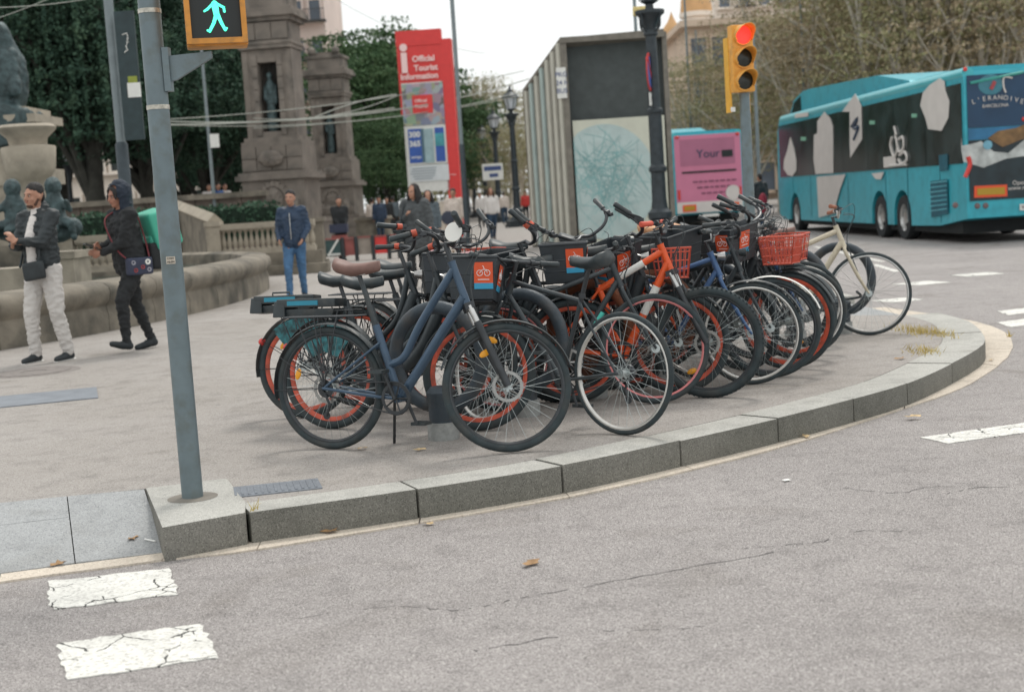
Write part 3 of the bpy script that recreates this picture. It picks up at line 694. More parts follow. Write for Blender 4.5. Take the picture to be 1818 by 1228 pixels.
                me_ = q.mesh(mat('sticker_print', (.85, .85, .85), .5, 0, 0)); me_.transform(M); obj('bicycle_emblem', me_, o)
            if not sp.get('plain'): stick((.138, 0, .15), (0, 1, 0), (.16, 0, 1), .12, .12); stick((.07, -.162, .15), (1, 0, 0), (0, -.18, 1), .11, .12)
        else:
            b = MB(); W0, W1, L0, L1, H = .26, .32, .2, .25, .19
            for h in (0, .055, .11, .165, H):
                k = h/H; l = (L0+(L1-L0)*k)/2; wd = (W0+(W1-W0)*k)/2; b.tube([(-l, -wd, h), (l, -wd, h), (l, wd, h), (-l, wd, h)], .006 if h in (0, H) else .0035, 5, closed=True)
            for i in range(9):
                t = -1+2*i/8
                for s_ in (-1, 1): b.tube([(t*L0/2, s_*W0/2, 0), (t*L1/2, s_*W1/2, H)], .0035, 5); b.tube([(s_*L0/2, t*W0/2, 0), (s_*L1/2, t*W1/2, H)], .0035, 5)
                b.tube([(t*L0/2, -W0/2, 0), (t*L0/2, W0/2, 0)], .0035, 5)
            o = b.build('basket', mat('wire_orange', S(196, 86, 66), .5, 0, .1), root); o.matrix_local = Ms @ Matrix.Translation(bo)
    if sp.get('lamp'):
        b = MB(); c_ = HT+Vector((.075, 0, -.02)); b.lathe([(.0001, -.03), (.02, -.03), (.032, .02), (.0001, .024)], c_, 'X', 14); b.tube([c_, HT], .006, 5); fp(b, 'head_lamp', sp['lamp'])
    if sp.get('stand'):
        b = MB(); b.tube([BB+Vector((-.05, .03, 0)), BB+Vector((-.16, .2, -BB.z+.012))], .009, 6); b.build('kickstand', darkm, root)
    if sp.get('plate'):
        b = MB(); b.lathe([(.0001, -.006), (.052, -.003), (.052, .003), (.0001, .006)], (0, 0, 0), 'Y', 22); o = b.build('bell_mirror', sp['plate'], root, True); o.matrix_local = Ms @ Matrix.Translation(C+Vector((-.01, -.14, .03))) @ Matrix.Rotation(R(-35), 4, 'Z')
    return root

def sd_(**k): return k
navy = mat('navy_frame', S(66, 86, 106), .3, .25, .12, 14)
graph = mat('graphite_frame', (.04, .05, .056), .4, .2, .2, 10)
orangef = mat('orange_frame', S(228, 92, 42), .35, 0, .08, 10)
cream = mat('cream_frame', S(206, 196, 174), .4, 0, .08, 10, dirt=((.2, .15, .1), 20, .4))
teal = mat('teal_tape', S(80, 195, 180), .5, 0, .05)
brown = mat('brown_leather', S(120, 92, 84), .55, 0, .15, 20)
tan = mat('tan_leather', S(200, 150, 110), .55, 0, .12, 20)
pinks = mat('pink_seat', S(190, 140, 145), .6, 0, .15, 15)
whitep = mat('white_paint', S(225, 225, 220), .4, 0, .05)
pinkr = mat('pink_rim', S(205, 125, 125), .45, 0, .1, 10)
bluef = mat('blue_frame', S(70, 100, 140), .4, .2, .1, 10)
tealpanel = mat('teal_panel', S(30, 92, 98), .5, 0, .9, 26)
def P2(x, y): v = G(x, y); return (v.x, v.y)

bike('slate blue step-through city bicycle nearest the kerb, with round white bell plate', P2(592, 797), P2(890, 802),
     sd_(frame=navy, style='step', wr=.345, tw=.021, disc=True, suspf=True, steer=32, fender=blackp, rack=darkm, bar='riser', seat=brown, plate=whitep, sh=1.0, tr=.022, hl=.22, stand=True, st=.42, crank=110, susp=.05, reflect=True, lean=-3, bt=38, hw=.3, stemh=.12, post=blackp, nofront=False, pin='rear', wb=1.08, stay=False))
hire = dict(frame=graph, style='hire', wr=.335, tw=.026, rim=orange, rimh=.032, fender=blackp, rack=darkm, battery=True, rearlight=True, basket='solid', bar='swept', ring=orange, sh=.88, tr=.02, bz=.0, reflect=True, skirt=tealpanel, hl=.2, stemh=.14, lamp=steel, crank=200, hw=.33)
bike('dark hire bicycle with orange rims and rack battery, first behind the slate blue one', P2(590, 761), P2(852, 764), {**hire, 'steer': 18, 'lean': -5, 'bt': -12})
bike('dark hire bicycle with orange rims whose rack battery sticks out furthest left', P2(548, 742), P2(795, 738), {**hire, 'steer': 25, 'lean': -7, 'plain': True, 'bt': 5})
bike('third dark hire bicycle with a black basket, behind the pair with rack batteries', P2(640, 722), P2(900, 718), {**hire, 'steer': -24, 'lean': -4, 'plain': True, 'bt': 45, 'rings': False, 'battery': False, 'skirt': None})
bike('dark bicycle with big black basket bearing an orange sticker, left of the rusty rack', P2(775, 722), P2(1010, 714), {**hire, 'steer': 8, 'lean': 2, 'bt': 50, 'battery': False, 'seat': pinks, 'bz': .03, 'skirt': None, 'sh': .97})
bike('black bicycle facing away with a bright silver rear rim, nearest the kerb in mid row', P2(1106, 772), (-.20, 8.30),
     sd_(frame=graph, wr=.34, tw=.0165, rim=silver, rimh=.017, rack=None, fender=None, bar='flat', steer=-15, crank=250, tr=.014, st=.5, pin='rear', sh=.95, lean=5))
bike('dark grey bicycle with a turquoise band on its down tube and pink rims', P2(925, 728), P2(1168, 716),
     sd_(frame=graph, wr=.345, tw=.02, rim=pinkr, rimh=.014, band=teal, bar='flat', steer=10, crankm=steel, crank=300, pin='front', lean=-3))
bike('dark hire bicycle with orange rims and long mudguards, left of the bright orange mountain bike', P2(965, 703), P2(1196, 698), {**hire, 'steer': 12, 'bt': 40, 'rings': False, 'battery': False, 'basket': 'wire', 'skirt': None, 'lean': 1})
bike('bright orange and white mountain bike with thick black tyres', P2(1040, 712), P2(1262, 706),
     sd_(frame=orangef, wr=.352, tw=.027, rim=darkm, stripe=whitep, suspf=True, susp=.07, bar='riser', steer=-4, grip=mat('red_grip', S(205, 85, 65), .6, 0, .1), pin='front', tr=.021, sh=.96, disc=True, lean=-2, narrow=True))
bike('dark bicycle with slim tyres standing right of the orange mountain bike', P2(1120, 690), P2(1338, 682), sd_(frame=bluef, wr=.34, tw=.017, rim=silver, rimh=.016, bar='riser', steer=6, pin='front', lamp=steel, fender=blackp, rack=darkm, barm=steel))
bike('dark bicycle with a pale front mudguard and handlebar turned left', P2(1145, 672), P2(1372, 670), sd_(frame=graph, wr=.34, tw=.02, rim=darkm, fender=whitep, bar='swept', steer=14, pin='front', lamp=blackp, seat=tan))
bike('dark hire bicycle with a large orange wire basket under a tan saddle', P2(1185, 655), P2(1400, 655), {**hire, 'steer': 4, 'battery': False, 'basket': 'wire', 'pin': 'front', 'rack': None, 'bz': -.02, 'bt': 35, 'rings': False, 'skirt': None, 'tw': .02, 'wr': .345})
bike('hire bicycle with orange rims and an orange wire basket, second from the right-hand racks', P2(1205, 640), P2(1412, 638), {**hire, 'steer': -6, 'battery': False, 'basket': 'wire', 'pin': 'front', 'bz': -.01, 'bt': 25, 'rings': False, 'skirt': None, 'seat': tan, 'sh': 1.0})
bike('black bicycle with a silver front rim just left of the cream one', P2(1240, 620), P2(1425, 615), sd_(frame=graph, wr=.345, tw=.019, rim=silver, rimh=.018, fender=None, bar='flat', steer=10, pin='front', rack=darkm, lean=2, lamp=steel))
bike('cream city bicycle with thin tyres and brown grips, last on the right', P2(1340, 600), P2(1545, 595), sd_(frame=cream, wr=.35, tw=.0165, rim=steel, rimh=.014, bar='riser', barm=steel, grip=mat('brown_grip', S(150, 95, 70), .6), steer=10, pin='front', tr=.022, sh=.9, hl=.17, lean=-3, derail=True, seat=brown))
bike('black hire bicycle with handlebar turned back, hidden between the basket bicycle and the rusty rack', (-.15, 9.75), (.78, 9.35), {**hire, 'bt': 30, 'rings': False, 'steer': -30, 'battery': False, 'skirt': None, 'lean': 3, 'seat': blackp, 'sh': 1.0})
bike('dark bicycle in the back of the row, under the poster kiosk', (.75, 10.35), (1.62, 9.95), sd_(frame=graph, wr=.34, tw=.02, rim=darkm, bar='riser', steer=-20, fender=blackp, basket='solid', lamp=blackp, bz=.04))
bike('dark bicycle in the back of the row, left of the red traffic signal pole', (1.35, 11.0), (2.2, 10.6), sd_(frame=bluef, wr=.34, tw=.02, rim=silver, bar='flat', steer=22, barm=steel, lamp=steel))

bike('dark hire bicycle with a reddish wire basket just left of the big black basket', (-1.0, 9.95), (-.14, 9.5), {**hire, 'steer': 10, 'battery': False, 'basket': 'wire', 'skirt': None, 'bz': .06, 'sh': .9})
bike('orange framed bicycle with silver rims deep in the tangle behind the orange mountain bike', (.35, 10.1), (1.2, 9.72), sd_(frame=orangef, wr=.345, tw=.02, rim=silver, bar='riser', bt=40, steer=-28, lamp=steel, basket='solid', plain=True, bz=.03, barm=steel, sh=1.0))
bike('white framed bicycle deep in the tangle under the kiosk corner', (1.0, 10.95), (1.85, 10.55), sd_(frame=whitep, wr=.345, tw=.02, rim=darkm, bar='swept', bt=30, steer=30, fender=blackp, lamp=blackp, sh=1.02, barm=darkm, seat=tan))
bike('graphite bicycle at the back just left of the ring racks on the right', (1.45, 11.6), (2.2, 11.25), sd_(frame=graph, wr=.345, tw=.02, rim=darkm, bar='flat', steer=-12, lamp=blackp, bt=20, sh=.98))

# ------------------------------------------------------------------ ring racks
rackm = mat('rack_grey', S(58, 68, 76), .5, .2, .15, 12, .15, 60, dirt=((.12, .1, .08), 9, .4))
rustm = mat('rack_rust', S(122, 74, 50), .75, .1, .3, 14, .3, 60, dirt=((.05, .05, .05), 12, .7))
conc = mat('concrete', S(150, 152, 150), .85, 0, .2, 25, .3, 80)
def rackr(label, x, y, rz, m, D_=.62, g='ring bicycle racks'):
    t = thing('bicycle_rack', label, 'bicycle rack', (x, y, .15), rz, g)
    b = MB(); r_ = D_/2-.045; zc = .2+r_; pts = []
    for i in range(33):
        a = R(-68+ (360-44)*i/32); pts.append((r_*1.0*math.cos(a), 0, zc+r_*1.08*math.sin(a)))
    pts = [(.05, 0, .2)]+pts+[(-.05, 0, .2)]
    b.tube(pts, .038, 14, ref=(0, 1, 0)); b.build('ring', m, t, True)
    b = MB(); b.tube([(0, 0, .09), (0, 0, .2), (0, 0, .27), (0, 0, .3)], [.075, .078, .085, .06], 16); b.build('post', m, t, True)
    b = MB(); b.tube([(0, 0, 0), (0, 0, .1)], .09, 18); b.build('footing', conc, t, True)
    return t
RL = [('dark grey ring rack behind the slate blue bicycle frame', -.42, 7.86, rackm), ('dark grey ring rack arching over the front wheel of the slate blue bicycle', .06, 8.52, rackm), ('rusty brown ring rack right of the big black basket', .52, 9.1, rustm),
      ('rusty brown ring rack behind the orange mountain bike', 1.0, 9.62, rustm), ('grey ring rack hidden among the dark bicycles', 1.5, 10.3, rackm), ('grey ring rack left of the cream bicycle', 2.35, 11.5, rackm), ('grey ring rack that the cream bicycle leans on', 2.85, 11.98, rackm)]
for l_, x, y, m_ in RL: rackr(l_, x, y, -.35, m_)
lk = MB(); lk.tube(cr([(2.7, 11.75, .5), (2.85, 11.8, .46), (2.95, 11.7, .48), (2.9, 11.62, .53)], 5), .011, 8); tag(lk.build('bicycle_lock', blackp, None, True), 'black cable lock with a green end hanging between cream bicycle and rack', 'lock')
# ------------------------------------------------------------------ street furniture and monuments
polem = mat('pole_grey', S(112, 126, 131), .5, .35, .1, 9, .08, 60, dirt=((.12, .13, .11), 14, .45))
bandm = mat('pole_band', (.5, .48, .42), .4, .6, .3, 60)
sigy = mat('signal_yellow', S(205, 140, 60), .55, 0, .12, 12, dirt=((.2, .12, .05), 20, .4))
blackf = mat('signal_black', (.012, .016, .016), .4, 0, 0)
greenl = mat('green_light', (.10, .95, .62), .5, 0, 0, emit=1.1)
redlamp = mat('red_light', (1.0, .04, .03), .5, 0, 0, emit=1.3)
darklens = mat('dark_lens', (.02, .025, .02), .25, 0, 0)

pole = thing('signal_pole', 'thick grey-blue steel pole standing on the granite block at left', 'pole', (-1.575, 6.6, .156))
b = MB(); b.tube([(0, 0, 0), (0, 0, 3.4)], .0505, 28); b.build('shaft', polem, pole, True)
for z in (2.28, 1.84):
    b = MB(); b.tube([(0, 0, z), (0, 0, z+.02)], .053, 28); b.build('band', bandm, pole, True)
b = MB(); b.lathe([(.05, .004), (.085, .003), (.12, .0015)], n=24); b.build('foot_ring', mat('foot_ring_dark', S(125, 120, 112), .9), pole)  # flat darker ring on the block around the pole foot
st_ = MB(); st_.box((0, 0, 0), (.042, .001, .034)); s_o = st_.build('sticker', mat('sticker_w', S(200, 190, 175), .6, 0, 0), pole); s_o.location = (.008, -.052, 1.14); s_o.rotation_euler = (0, 0, .0)
M_ = face_mat((.008, -.0535, 1.148), (1, 0, 0), (0, 0, 1)); text('sticker_text', 'COST', .013, M_, blackf, pole, .0003, bold=.02)
M_ = face_mat((.008, -.0535, 1.132), (1, 0, 0), (0, 0, 1)); text('sticker_text', 'AILEN', .013, M_, blackf, pole, .0003, bold=.02)
b = MB(); b.prism([(.04, 2.08), (.04, 1.96), (.10, 1.97), (.27, 2.06), (.27, 2.09)], -.015, .015, 'XZ'); b.box((.06, 0, 2.02), (.03, .06, .2)); b.build('bracket', polem, pole)

psg = thing('pedestrian_signal', 'pedestrian signal box with ochre frame showing a green walking figure', 'traffic light', (-1.265, 6.56, 2.275), R(12)); psg.scale = (.93, .93, .93)
b = MB(); b.box((0, .09, .27), (.3, .16, .56)); bevelled(b, [sigy], 'housing', psg, .012)
b = MB()
o_ = [(-.148, .0), (.148, .0), (.148, .54), (-.148, .54)]; h_ = [(-.122, .026), (.122, .026), (.122, .514), (-.122, .514)]
b.prism(o_, -.03, .012, 'XZ', [h_]); b.build('frame', sigy, psg)
b = MB(); b.box((0, .01, .27), (.243, .01, .488)); b.build('lens_panel', blackf, psg)
b = MB()
def seg(a, c, w0, w1):
    a, c = Vector((a[0], a[1])), Vector((c[0], c[1])); T = (c-a).normalized(); n_ = Vector((-T.y, T.x)); pts = []
    for i in range(7): an = PI/2+PI*i/6; pts.append(tuple(a+(n_*math.sin(an)+T*math.cos(an))*w0))
    for i in range(7): an = -PI/2+PI*i/6; pts.append(tuple(c+(n_*math.sin(an)+T*math.cos(an))*w1))
    b.prism(pts, .000, .004, 'XZ')
zc = .14
for a_, c_, w0, w1 in [((0, zc+.083), (0, zc+.0835), .0125, .0125), ((.0, zc+.052), (.006, zc+.0), .017, .014), ((-.008, zc+.055), (-.038, zc+.028), .0065, .006), ((-.038, zc+.028), (-.052, zc+.02), .006, .005),
                       ((.014, zc+.052), (.043, zc+.035), .0065, .006), ((.043, zc+.035), (.045, zc+.015), .006, .006), ((.003, zc-.002), (-.012, zc-.04), .010, .008), ((-.012, zc-.04), (-.034, zc-.078), .008, .007), ((-.034, zc-.078), (-.044, zc-.074), .006, .005),
                       ((.012, zc-.002), (.026, zc-.04), .010, .008), ((.026, zc-.04), (.042, zc-.074), .008, .007), ((.042, zc-.074), (.05, zc-.066), .006, .005)]: seg(a_, c_, w0, w1)
b.build('walking_figure', greenl, psg)

# three-lamp signal behind the bicycles
tl = thing('signal_post', 'grey round post of the red traffic signal, rising from behind the bicycles', 'pole', (2.63, 15, .15))
b = MB(); b.tube([(0, 0, 0), (0, 0, 2.45)], [.062, .055], 18); b.build('shaft', polem, tl, True)
sigt = mat('signal_amber_yellow', S(228, 165, 72), .5, 0, .12, 12, dirt=((.2, .12, .05), 20, .3))
ts = thing('traffic_signal', 'yellow three-lamp traffic signal with the top lamp glowing red', 'traffic light', (2.62, 14.9, 2.43), R(14))
b = MB(); b.box((0, .06, .36), (.245, .12, .70)); bevelled(b, [sigt], 'housing', ts, .02)
for i, m_ in ((2, redlamp), (1, darklens), (0, darklens)):
    z = .13+i*.235; b = MB(); b.lathe([(.0001, -.012), (.07, -.006), (.095, 0)], (0, 0, 0), 'Y', 24); o = b.build('lens', m_, ts, True); o.location = (0, -.005, z)
    v = MB(); n = 20
    pr = [(.1, 0), (.106, 0), (.106, -.2), (.1, -.2)]
    for k in range(n):
        a0 = R(-35)+R(250)*k/n; a1 = R(-35)+R(250)*(k+1)/n
        L0 = -.06-.13*max(0, math.sin(a0))**.7 if math.sin(a0) > 0 else -.06; L1 = -.06-.13*max(0, math.sin(a1))**.7 if math.sin(a1) > 0 else -.06
        P = lambda r_, a, y: (r_*math.cos(a), y, r_*math.sin(a))
        v.add([P(.1, a0, 0), P(.1, a1, 0), P(.1, a1, L1), P(.1, a0, L0), P(.106, a0, 0), P(.106, a1, 0), P(.106, a1, L1), P(.106, a0, L0)], [(0, 1, 2, 3), (7, 6, 5, 4), (3, 2, 6, 7)])
    v.lathe([(.096, .0), (.108, .0), (.108, -.02), (.096, -.02)], axis='Y', n=24, closed_prof=True)
    o = v.build('visor', sigt, ts, 60); o.location = (0, 0, z)
b = MB(); b.box((-.118, .16, .2), (.02, .12, .78)); b.box((.09, .2, -.1), (.09, .05, .2)); b.build('rear_signal_head', mat('signal_bright', S(225, 170, 60), .5), ts)
b = MB(); b.box((-.105, .09, -.16), (.05, .004, .05)); b.build('maker_plate', whitep, ts)

# ornate iron lamp posts
ironm = mat('lamp_iron', (.035, .045, .052), .45, .3, .25, 8)
glassm = mat('lantern_glass', S(205, 210, 215), .3, 0, .1)
def lamp_meshes(lantern):
    b = MB()
    b.lathe([(.0001, 0), (.62, 0), (.62, .14), (.56, .15), (.56, .3), (.4, .34), (.36, .4)], n=8)
    b.lathe([(.36, .4), (.25, .5), (.2, .62), (.27, .7), (.27, .82), (.19, .9), (.165, 1.1), (.16, 1.7), (.2, 1.74), (.2, 1.82), (.155, 1.88), (.15, 3.0), (.18, 3.04), (.18, 3.1), (.14, 3.14), (.12, 4.7), (.16, 4.74), (.16, 4.8), (.13, 4.85)], n=20)
    col = b.mesh(ironm, 35, 'column')
    b = MB(); b.lathe([(.13, 4.85), (.15, 4.95), (.2, 5.05), (.26, 5.14), (.33, 5.2), (.33, 5.27), (.0001, 5.27)], n=12)
    for i in range(4): a = PI/4+i*PI/2; b.tube(cr([(.13*math.cos(a), .13*math.sin(a), 4.8), (.26*math.cos(a), .26*math.sin(a), 4.9), (.28*math.cos(a), .28*math.sin(a), 5.1), (.3*math.cos(a), .3*math.sin(a), 5.2)], 4), .025, 6)
    cap_ = b.mesh(ironm, 35, 'capital')
    b = MB(); b.lathe([(.08, 5.27), (.07, 5.4), (.16, 5.46), (.15, 5.5)], n=10)
    for i in range(6): a = i*PI/3; b.tube([(.17*math.cos(a), .17*math.sin(a), 5.48), (.27*math.cos(a), .27*math.sin(a), 6.0)], .014, 5)
    b.lathe([(.33, 5.98), (.34, 6.03), (.2, 6.22), (.12, 6.26), (.1, 6.36), (.04, 6.4), (.05, 6.47), (.0001, 6.6)], n=12); lan = b.mesh(ironm, 35, 'lantern')
    b = MB(); b.lathe([(.15, 5.5), (.25, 5.99)], n=12); gl = b.mesh(glassm, True, 'glass')
    return col, cap_, lan, gl
LM = lamp_meshes(True)
def lamp(label, x, y, s=1.0, z=.15):
    t = thing('street_lamp', label, 'street lamp', (x, y, z)); t.scale = (s, s, s)
    obj('column', LM[0], t); obj('capital', LM[1], t); l_ = obj('lantern', LM[2], t); l_.scale = (1.25, 1.25, 1); obj('glass', LM[3], l_); return t
def at(px, Y): v = D(px, 300, Y); return v.x
def place(px, Y, py=400): return (D(px, py, Y).x, Y)
lamp('large near ornate iron lamp post at the right edge of the poster kiosk', place(1175, 31.5, 440)[0], 31.5, 1.0)
for px, Y, l_ in [(920, 66, 'ornate iron lamp post on a stepped base, nearest of the avenue row'), (888, 82, 'ornate lamp post second in the avenue row, carrying a white sign'), (866, 96, 'ornate lamp post third in the avenue row'), (846, 113, 'ornate lamp post fourth in the avenue row'), (834, 125, 'ornate lamp post farthest left in the avenue row')]:
    lamp(l_, place(px, Y)[0], Y)
sg = thing('avenue_sign', 'small white sign with blue print on the second avenue lamp post', 'sign', (place(884, 81.6)[0]-.1, 81.6, 3.1))
b = MB(); b.box((0, 0, 0), (1.2, .04, .95)); b.build('board', whitep, sg); b = MB(); b.box((0, -.03, .2), (1.0, .02, .25)); b.box((.05, -.03, -.2), (.5, .02, .2)); b.build('print', mat('sign_blue', S(60, 80, 130), .5, 0, 0), sg)
lamp('old black lamp post under the evergreen oaks beside the urn', D(125, 340, 62).x, 62, .72, .4)
# no parking sign on the near lamp post
np_ = thing('no_parking_sign', 'round blue sign with red rim on the near ornate lamp post, seen almost edge on', 'road sign', (D(1153, 128, 31.3).x, 31.3, D(1153, 128, 31.3).z), R(76))
b = MB(); b.lathe([(.0001, -.012), (.42, -.012), (.42, .012), (.0001, .012)], axis='Y', n=28); b.build('rim_plate', mat('sign_red', S(195, 55, 55), .4, 0, 0), np_)
b = MB(); b.lathe([(.0001, -.016), (.34, -.016), (.34, .016), (.0001, .016)], axis='Y', n=28); b.build('blue_face', mat('sign_face_blue', S(60, 90, 165), .4, 0, 0), np_)
b = MB(); b.box((0, 0, -.6), (.36, .02, .28)); b.build('supplementary_plate', whitep, np_)
b = MB(); b.box((0, 0, 0), (.8, .06, .07), rot=Matrix.Rotation(R(45), 3, 'Y')); b.build('red_bar', _M['sign_red'], np_)
yb = thing('yellow_box', 'pale yellow box fixed high on the thin mast beside the ornate lamp post', 'junction box', (D(1140, 20, 33).x, 33, D(1140, 20, 33).z)); b = MB(); b.box((0, 0, 0), (.42, .2, .2)); bevelled(b, [mat('pale_yellow', S(225, 205, 140), .6)], 'box', yb, .02)

# thin masts and poles
mastg = mat('mast_grey', S(125, 135, 138), .5, .3, .1); mastd = mat('mast_dark', (.04, .055, .065), .5, .2, .2)
def mast(label, p_bot, Y, top, r_, split=None, zb=.15, name='mast'):
    b0 = D(*p_bot, Y); t = thing(name, label, 'pole', (b0.x, Y, zb)); b = MB()
    if split: b.tube([(0, 0, split), (0, 0, top)], r_*.75, 12); b.build('upper_tube', mastg, t, True); b = MB(); b.tube([(0, 0, 0), (0, 0, split), (0, 0, split+.05)], [r_, r_, r_*.7], 12); b.build('lower_tube', mastd, t, True)
    else: b.tube([(0, 0, 0), (0, 0, top)], [r_, r_*.7], 12); b.build('tube', mastg, t, True)
    return t
mast('tall thin mast, grey above and black below, right of the red totem', (829, 400), 36, 9, .07, 2.75)
mast('tall pole, grey above and black below, behind the hooded man', (226, 370), 22, 8, .1, 2.55)
mast('slim grey mast with a small white plate, left of the near stone monument', (379, 340), 42, 7.2, .06)
mast('thin grey mast above the pink bus, nearer of two', (1230, 300), 66, 14, .06)
mast('short slim mast above the pink bus, farther of two', (1247, 300), 70, 9.0, .05)
mast('thin mast directly behind the ornate lamp post', (1142, 300), 42, 11, .06)
for px, Y, top, l_ in [(1433, 62, 9.8, 'grey mast with a lamp head over the front of the near bus'), (1553, 64, 12, 'grey mast over the middle of the near bus'), (1722, 60, 13, 'grey mast over the rear of the near bus'), (1347, 46, 6.2, 'grey mast just right of the red signal')]:
    mast(l_, (px, 300), Y, top, .07)
pl = thing('small_plate', 'small white rectangular plate on the slim mast left of the monument', 'sign', (D(381, 250, 41.8).x, 41.8, D(381, 250, 41.8).z)); b = MB(); b.box((0, 0, 0), (.27, .03, .4)); b.build('plate', whitep, pl)
bn = thing('banner', 'dark vertical banner with white marks on the pole behind the signal pole', 'banner', (D(230, 135, 21.8).x, 21.8, D(230, 135, 21.8).z)); b = MB(); b.box((0, 0, 0), (.30, .05, 1.95)); b.build('cloth', mat('banner_dark', (.025, .045, .05), .6, 0, .2), bn)
b = MB(); b.box((.06, -.03, -.22), (.2, .01, .22)); b.build('white_patch', whitep, bn); b = MB(); b.box((.05, -.03, -.06), (.14, .01, .1)); b.build('yellow_patch', mat('ypatch', S(140, 150, 60), .6), bn)
b = MB()
for i in range(5): b.tube([(random.uniform(-.05, .05), -.03, .35+i*.06), (random.uniform(-.05, .05), -.03, .4+i*.06), (random.uniform(-.05, .05), -.03, .38+i*.06)], .008, 4)
b.build('white_scribble', whitep, bn)

# festoon cables strung across the square
cabm = mat('festoon', S(165, 168, 160), .7, 0, .1)
def cable(label, a, b_, sag=.2, r_=.018):
    A, B = D(*a[:2], a[2]), D(*b_[:2], b_[2]); P = [A.lerp(B, i/16)-Vector((0, 0, sag*4*(i/16)*(1-i/16))) for i in range(17)]
    b = MB(); b.tube(P, r_*.45, 6); o = b.build('festoon_cable', cabm, None, True); tag(o, label, 'cable')
cable('top festoon cable leaving the near monument towards the upper end of the totem', (300, 212, 40), (930, 126, 52), .25, .03)
cable('second festoon cable from the top, crossing behind the totem', (300, 216, 40), (940, 140, 52), .5, .045)
cable('third festoon cable, passing the far monument statue', (300, 222, 40), (940, 160, 52), .45, .03)
cable('lowest thick pale festoon cable between signal pole and near monument', (300, 222, 39), (700, 192, 48), .12, .05)
cable('festoon cable ending at the red totem', (450, 210, 43), (706, 170, 48), .3, .03)
cable('slanting festoon cable between the monuments and the totem', (560, 208, 46), (704, 168, 48), -.1, .045)
cable('thin festoon cable under the others right of the totem', (450, 228, 43), (935, 168, 52), .2, .025)
cable('upper cable in the top left corner', (-20, 14, 25), (190, -8, 25), .05, .018)
cable('slanting cable crossing the top left corner', (-20, 38, 25), (110, -12, 25), .02, .016)
cable('thin cable high in the sky above the red totem', (590, -5, 60), (860, 95, 60), .4, .018)

# tourist information totem
redm = mat('totem_red', S(222, 62, 60), .45, 0, .05, 6)
TX = D(728, 430, 48).x; tt = thing('information_totem', 'tall red tourist information totem with white i and blue poster', 'totem', (TX, 48, .15), R(-4))
zt = lambda y: 1.48+(362-y)*48/2480-.15
W_ = 1.52
b = MB(); b.box((W_/2, .2, zt(60)/2+2.2), (W_, .34, zt(60)-4.4)); b.box((W_/2, .2, zt(62)-.22), (W_+.02, .4, .5)); b.build('front_panel', redm, tt)
b = MB(); b.box((W_+.12, .32, (zt(78))/2), (.42, .6, zt(78))); b.build('side_panel', redm, tt)
b = MB(); b.box((W_/2+.02, .2, (zt(340)+zt(150))/2), (W_-.1, .36, zt(150)-zt(340))); b.build('display_case', whitep, tt)
phm = bpy.data.materials.new('photo_collage'); phm.use_nodes = True; t_ = phm.node_tree; bb = t_.nodes['Principled BSDF']; vo = t_.nodes.new('ShaderNodeTexVoronoi'); vo.distance = 'CHEBYCHEV'; vo.inputs['Scale'].default_value = 3.6; tc_ = t_.nodes.new('ShaderNodeTexCoord')
hs_ = t_.nodes.new('ShaderNodeHueSaturation'); hs_.inputs['Saturation'].default_value = .4; hs_.inputs['Value'].default_value = .5; t_.links.new(tc_.outputs['Object'], vo.inputs['Vector']); t_.links.new(vo.outputs['Color'], hs_.inputs['Color']); t_.links.new(hs_.outputs[0], bb.inputs['Base Color'])
bluep = mat('poster_blue', S(50, 90, 170), .4, 0, .1, 4)
def panel(name, x0, x1, y0, y1, m, dy=-.0, par=tt, ww=1.0):
    b = MB(); k = W_/77; b.box(((x0-706+x1-706)/2*k, dy, (zt(y0)+zt(y1))/2), ((x1-x0)*k, .02, abs(zt(y0)-zt(y1)))); return b.build(name, m, par)
panel('photo_collage', 710, 781, 152, 224, phm, .0)
panel('red_square', 727, 762, 172, 204, redm, -.02)
panel('poster', 713, 781, 226, 292, whitep, -.01); panel('poster_blue', 716, 738, 230, 289, bluep, -.03); panel('poster_blue', 762, 778, 230, 289, bluep, -.03)
panel('poster_bottle', 743, 759, 231, 290, mat('bottle_grey', S(150, 175, 180), .4, 0, .2, 3), -.035); panel('poster_dark', 738, 743, 230, 289, mat('poster_shade', S(80, 110, 125), .4), -.03)
panel('poster_patch', 762, 778, 240, 262, mat('poster_teal', S(70, 150, 160), .4, 0, .3, 5), -.045)
panel('notice', 714, 782, 294, 322, mat('notice_w', S(215, 220, 222), .5, 0, .05), -.01)
pinkb = mat('totem_text', S(250, 215, 212), .5, 0, 0)
k = W_/77
def tx(s, x, y, size, m=pinkb, al='LEFT', b_=.02): text('lettering', s, size, face_mat(((x-706)*k, -.035 , zt(y)), (1, 0, 0), (0, 0, 1)), m, tt, .01, al, b_)
b = MB(); b.box((.24, -.03, zt(115)), (.2, .03, .68)); b.build('letter_stem', pinkb, tt); b = MB(); b.lathe([(.0001, -.045), (.13, -.045), (.13, -.02)], (.24, 0, zt(89)), 'Y', 18); b.build('letter_dot', pinkb, tt); tx('Official', 732, 110, .27, b_=.03); tx('Tourist', 734, 126, .27, b_=.03); tx('Information', 710, 140, .27, b_=.03)
tx('Official', 731, 182, .15); tx('Tourist', 731, 192, .15); tx('300', 717, 240, .26, whitep, b_=.04); tx('365', 717, 256, .26, whitep, b_=.04); tx('m+ps', 719, 279, .15, whitep)
b = MB()
for i in range(5): b.box((.25+.5*random.random()*.2+.35, -.03, zt(299+i*4.5)), (random.uniform(.5, .9), .006, .025))
b.build('small_print', mat('print_grey', S(120, 135, 145), .6, 0, 0), tt)
text('lettering', 'Turisme', .08, face_mat((W_-.05, .01, zt(313)), (1, 0, 0), (0, 0, 1)), pinkb, tt, .01, 'LEFT')
